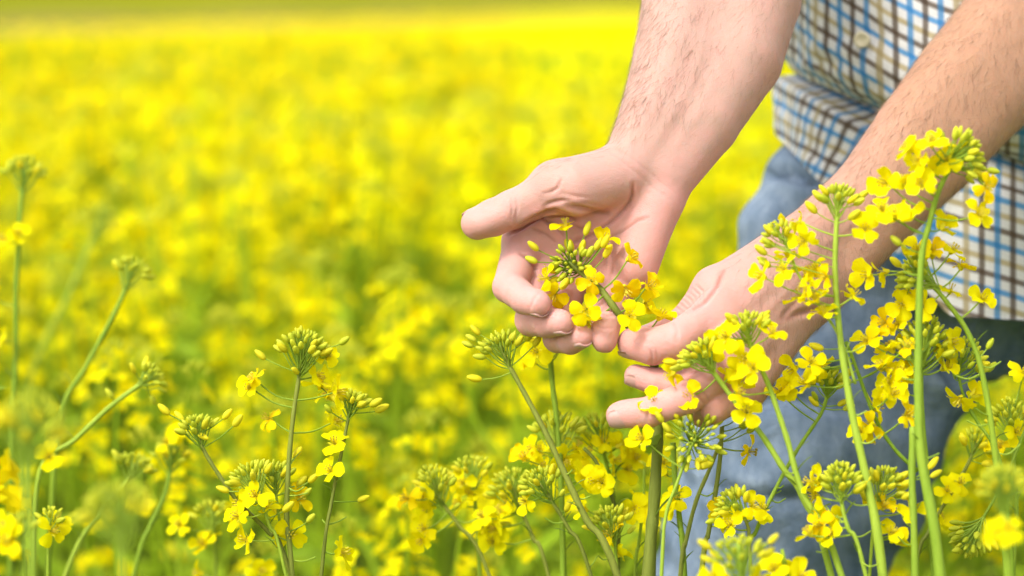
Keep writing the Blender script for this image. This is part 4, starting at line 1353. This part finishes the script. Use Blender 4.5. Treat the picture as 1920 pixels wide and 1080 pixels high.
H_('dark leafy thin stem leaning right beside the jeans edge', [(1830, 830), (1815, 870), (1780, 930), (1740, 1000), (1710, 1085)], 60, (4, 5), (14, 34), [(1838, 835), (1776, 920), (1755, 970), (1800, 905)], [(1840, 870)], 1, 0, 41)
# blurred plants around the sharp ones
H_('tall bare stem at the left edge with one flower halfway up', [(46, 318), (40, 380), (34, 470), (30, 560), (30, 660), (24, 800), (20, 1085)], 300, (5, 7), (26, 48), [(33, 438), (10, 450), (-10, 560), (6, 640)], [], 0, 0, 42)
H_('bare stem leaning right at the left with a flat green bud crown', [(248, 505), (228, 560), (195, 625), (160, 690), (112, 790), (90, 1085)], 230, (5, 7), (24, 46), [], [], 0, 0, 43)
H_('slanting stem at the left pointing right with a small yellow-green head', [(284, 706), (250, 730), (200, 768), (140, 825), (76, 882), (60, 1085)], 140, (5, 7), (20, 36), [(92, 856)], [(254, 700), (282, 742), (212, 748)], 2, 0, 44)
H_('pale hazy stem leaning far right behind the left bare stems', [(190, 408), (160, 480), (120, 570), (80, 650), (50, 760), (40, 1085)], 800, (4, 5), (24, 44), [], [], 2, 0, 45)
H_('pale bud head and thin stem low on the left', [(252, 870), (240, 900), (190, 960), (120, 1085)], 180, (5, 7), (22, 40), [], [(225, 860)], 2, 0, 46)
H_('budding stem low on the left between the pale head and the lone-bud stem', [(322, 850), (312, 920), (285, 980), (250, 1085)], 220, (5, 7), (22, 44), [(330, 815), (312, 830), (345, 810)], [], 2, 0, 47)
H_('very blurred pale head near the lens in the left corner', [(60, 790), (50, 880), (60, 1085)], -430, (7, 9), (32, 90), [(-20, 800)], [], 2, 0, 48, sc=1.0)
H_('very blurred pale bud head near the lens at the lower left', [(215, 950), (225, 1000), (230, 1085)], -420, (6, 9), (34, 90), [], [], 2, 0, 49, sc=1.0)
H_('bright open flower blurred in the lower left corner', [(40, 985), (42, 1030), (44, 1085)], -200, (5, 7), (8, 30), [(22, 1010), (4, 1000), (34, 1022), (14, 985)], [], 0, 0, 50)
H_('small flower on a thin stalk right of the corner flower', [(95, 970), (92, 1010), (90, 1085)], 60, (4, 6), (10, 26), [(105, 980), (98, 995)], [], 0, 0, 51)
H_('pair of yellow flowers low on the left under a pale head', [(395, 960), (400, 1010), (405, 1085)], 190, (4, 6), (20, 40), [(338, 985), (382, 1022), (392, 1005), (430, 970), (375, 1075), (488, 1068)], [], 0, 0, 52)

# ------------------------------------------------------------------ the field behind: single plants, then one mass
FP_V, FP_Q = petal_mesh('p', 0.0115, 0.0108, 0.3, 0.1, 21, 3, 3)
def field_flower():
    mb = MB()
    for q in range(4):
        a = q * PI / 2 + (0.15 if q % 2 else -0.15)
        c_, s_ = math.cos(a), math.sin(a)
        V = FP_V.copy()
        V = np.stack([V[:, 0] * c_ - V[:, 1] * s_, V[:, 0] * s_ + V[:, 1] * c_, V[:, 2]], 1)
        mb.add(V, None, FP_Q)
    return mb
FF = field_flower()
FLOWER_V, FLOWER_Q = np.vstack(FF.V), np.vstack(FF.Q)
FLOWER_ME = FF.mesh('flower', [M['field_petal']])
LV = MB(); leaf_mesh(LV, (0, 0, 0), (1, 0, 0.45), 1.0, 0.26, np.random.default_rng(4), 0, 6, 0.55)
LEAF_ME = LV.mesh('leaf', [M['field_green']])
LEAF_V, LEAF_Q = np.vstack(LV.V), np.vstack(LV.Q)

def apply(M4, V):
    A = np.array(M4)
    return V @ A[:3, :3].T + A[:3, 3]

class Proto:
    """a metre-high plant: stems, heads (buds) with flowers around, leaves; all in local metres"""
    def __init__(self, seed):
        r = np.random.default_rng(seed)
        self.stem = MB(); self.heads = []; self.flowers = []; self.leaves = []; self.axes = []
        bendx, bendy = r.normal(0, 0.05, 2)
        main = catmull([(0, 0, -0.01), (bendx * 0.3, bendy * 0.3, 0.4), (bendx * 0.8, bendy * 0.8, 0.75), (bendx * 1.2, bendy * 1.2, 1.0)], 4)
        lines = [main]
        for q in range(int(r.integers(3, 6))):
            i = int(r.integers(5, 10)); an = r.uniform(0, 6.28); p = main[i]
            L = r.uniform(0.18, 0.34) * (1.25 if i < 7 else 0.8)
            out = np.array((math.cos(an), math.sin(an), 0))
            top = p + out * L * r.uniform(0.28, 0.5) + np.array((0, 0, min(L, 0.99 - p[2])))
            lines.append(catmull([p, p + out * L * 0.25 + np.array((0, 0, 0.28 * L)), top], 3))
        for li, ln in enumerate(lines):
            self.axes.append(ln)
            self.stem.tube(ln, np.linspace(0.0042 if li == 0 else 0.0027, 0.0017, len(ln)), 5, 0, False)
            ax = ln[-1] - ln[-2]; ax /= np.linalg.norm(ax)
            top = ln[-1]
            hb = MB()
            nb = int(r.integers(9, 16))
            for q in range(nb):
                f = (q + 0.5) / nb; a = q * 2.4
                rad = np.array((math.cos(a), math.sin(a), 0))
                p = top + ax * (0.012 - 0.014 * f) + rad * 0.013 * f ** 0.6
                V, T, Q = ellipsoid(5, 4, 0.008, 0.0022)
                hb.add(apply(frame(tuple(rad * f + ax)), V) + p, T, Q)
            self.heads.append(hb)
            cl = []
            for q in range(int(r.integers(8, 15)) + (2 if li == 0 else 0)):
                a = r.uniform(0, 6.28); dn = r.uniform(0.004, 0.085) ** 1.0
                rad = np.array((math.cos(a), math.sin(a), 0))
                p = top - ax * dn + rad * r.uniform(0.014, 0.03)
                face = rad * r.uniform(0.3, 1) + np.array((0, 0, r.uniform(0.25, 1.3))) + r.normal(0, 0.2, 3)
                cl.append(Matrix.Translation(Vector(p)) @ frame(tuple(face), r.uniform(0, 6)) @ Matrix.Scale(r.uniform(0.85, 1.2), 4))
            self.flowers.append(cl)
        for q in range(9):
            i = int(r.integers(2, 10)); a = r.uniform(0, 6.28)
            L = r.uniform(0.08, 0.17)
            self.leaves.append(Matrix.Translation(Vector(main[i])) @ Matrix.Rotation(a, 4, 'Z') @ Matrix.Scale(L, 4))
        self.nh = len(self.heads)
    def finish(self):
        self.stem_me = self.stem.mesh('stem', [M['field_green']])
        self.bud_me = [h.mesh('bud_head', [M['bud']]) for h in self.heads]
        self.cl_me = []
        for cl in self.flowers:
            mb = MB()
            for m4 in cl:
                mb.add(apply(m4, FLOWER_V), None, FLOWER_Q)
            self.cl_me.append(mb.mesh('flower_cluster', [M['field_petal']]))
    def arrays(self, lod, r):
        """merged arrays: (V, Q, material 0 yellow / 1 green)"""
        V, Q, m, n = [], [], [], 0
        def put(v, q, mi):
            nonlocal n
            V.append(v); Q.append(q + n); m.append(np.full(len(q), mi)); n += len(v)
        if lod == 1:
            quad = np.array([(0, 1, 2, 3)])
            for cl in self.flowers:
                for m4 in cl:
                    s = 0.0125
                    put(apply(m4, np.array([(-s, -s * .45, 0), (s, -s * .45, 0.003), (s, s * .45, 0), (-s, s * .45, 0.003)])), quad, 0)
                    put(apply(m4, np.array([(-s * .45, -s, 0.002), (s * .45, -s, 0), (s * .45, s, 0.002), (-s * .45, s, 0)])), quad, 0)
            for li, ln in enumerate(self.axes):
                mb = MB(); mb.tube(ln[[0, len(ln) // 2, -1]], [0.004, 0.003, 0.002], 3, 0, False)
                put(np.vstack(mb.V), np.vstack(mb.Q), 1)
                p = ln[-1]; s = 0.011
                put(p + np.array([(-s, 0, 0), (0, s, 0.0), (s, 0, 0.0), (0, -s, 0)]) + (0, 0, 0.012), quad, 1)
                put(p + np.array([(-s, 0, -s), (s, 0, -s), (s, 0, s), (-s, 0, s)]), quad, 1)
            for m4 in self.leaves:
                put(apply(m4, np.array([(0, 0, 0), (0.5, -0.13, 0.2), (1, 0, 0.0), (0.5, 0.13, 0.2)])), quad, 1)
        else:
            quad = np.array([(0, 1, 2, 3)])
            for cl in self.flowers:
                for m4 in cl[::2]:
                    s = 0.022
                    put(apply(m4, np.array([(-s, -s, 0), (s, -s, 0.006), (s, s, 0), (-s, s, 0.006)])), quad, 0)
            p0 = self.axes[0][0]; p1 = self.axes[0][-1]
            put(np.array([p0 + (-0.012, 0, 0.5), p0 + (0.012, 0, 0.5), p1 + (0.004, 0, 0), p1 - (0.004, 0, 0)]), quad, 1)
            for m4 in self.leaves[::3]:
                put(apply(m4, np.array([(0, 0, 0), (0.5, -0.2, 0.2), (1, 0, 0.0), (0.5, 0.2, 0.2)])), quad, 1)
        return np.vstack(V), np.vstack(Q), np.concatenate(m)
protos = [Proto(300 + i) for i in range(8)]
for p in protos:
    p.finish()

# where plants stand: a jittered grid over the field, clear of the man and of the near plants
LEGS = [(np.array(hipc[:2]), np.array(kneeR[:2]), 0.17), (np.array(kneeR[:2]), np.array(ankR[:2]), 0.12), (np.array(hipc[:2]), np.array(kneeL[:2]), 0.17), (np.array(kneeL[:2]), np.array(ankL[:2]), 0.12)]
def blocked(x, y):
    p = np.array((x, y))
    for a, b_, w_ in LEGS:
        t = np.clip((p - a) @ (b_ - a) / ((b_ - a) @ (b_ - a) + 1e-9), 0, 1)
        if np.linalg.norm(p - a - t * (b_ - a)) < w_:
            return True
    return abs(x - hipc[0]) < 0.27 and 1.45 < y < 2.12
STEP = 0.14
spots = []
for iy in range(int(38 / STEP)):
    y = 0.2 + iy * STEP
    half = 1.0 + 0.34 * y
    thin = 1.0 if y < 12 else 0.62
    n = int(2 * half / STEP)
    xs = -half + (np.arange(n) + 0.5) * STEP + rng.uniform(-0.06, 0.06, n)
    ys = y + rng.uniform(-0.06, 0.06, n)
    keep = (rng.random(n) < thin) & (edge_dist(xs, ys) < 0.25)
    for x, yy in zip(xs[keep], ys[keep]):
        inview = abs(x) < 0.225 * yy + 0.12
        if yy < 1.95 and inview:
            continue
        if yy < 2.4 and blocked(x, yy):
            continue
        spots.append((x, yy, inview))
singles, rest = [], []
for s_ in sorted(spots, key=lambda q: q[1]):
    if s_[2] and len(singles) < 300 and s_[1] > 1.9:
        singles.append(s_)
    else:
        rest.append(s_)
def plant_scale(y, r):
    h = r.normal(0.94, 0.05) if y > 3.0 else r.normal(0.79 if y < 2.5 else 0.865, 0.06)
    if r.random() < 0.05:
        h += 0.07
    return float(np.clip(h, 0.66, 1.05 if y < 9 else 0.945))
rf = np.random.default_rng(77)
for i, (x, y, _) in enumerate(singles):
    pr = protos[int(rf.integers(len(protos)))]
    h = plant_scale(y, rf)
    root = empty('rapeseed_plant', (x, y, 0))
    root.rotation_euler = (rf.normal(0, 0.05), rf.normal(0, 0.05), rf.uniform(0, 6.28))
    root.scale = (h * 1.05, h * 1.05, h)
    tag(root, 'blurred flowering rapeseed plant among many in the yellow field behind the hands', 'plant', 'blurred plants in the field behind')
    link('stem', pr.stem_me, root)
    for m_ in pr.bud_me:
        o = link('bud_head', m_, root); o['kind'] = 'stuff'
    if i < 80:
        for cl in pr.flowers:
            pf = (0.2 if rf.random() < 0.5 else 0.7) if x < -0.12 * y else (0.45 if rf.random() < 0.45 else 0.95)
            for m4 in cl:
                if rf.random() < (pf if y < 2.9 else 0.9):
                    link('flower', FLOWER_ME, root, None, m4)
    else:
        for m_ in pr.cl_me:
            o = link('flower_cluster', m_, root); o['kind'] = 'stuff'
    for m4 in pr.leaves[:5 if i < 80 else 3]:
        link('leaf', LEAF_ME, root, None, m4)

VV, QQ, MI, nv = [], [], [], 0
lods = {1: [p.arrays(1, rf) for p in protos], 2: [p.arrays(2, rf) for p in protos]}
for (x, y, iv) in rest:
    lod = 1 if y < 11 else 2
    V, Q, mi = lods[lod][int(rf.integers(len(protos)))]
    a = rf.uniform(0, 6.28); h = plant_scale(max(y, 3), rf)
    c_, s_ = math.cos(a), math.sin(a)
    W = np.stack([(V[:, 0] * c_ - V[:, 1] * s_) * h * 1.1 + x, (V[:, 0] * s_ + V[:, 1] * c_) * h * 1.1 + y, V[:, 2] * h], 1)
    VV.append(W); QQ.append(Q + nv); MI.append(mi); nv += len(W)
fo = link('rapeseed_field', mesh_np('rapeseed_field', np.vstack(VV), np.vstack(QQ), False, [M['field_petal'], M['field_green']], np.concatenate(MI)))
fo['kind'] = 'stuff'
fo['label'] = 'yellow flowering rapeseed field stretching back to the dirt track'
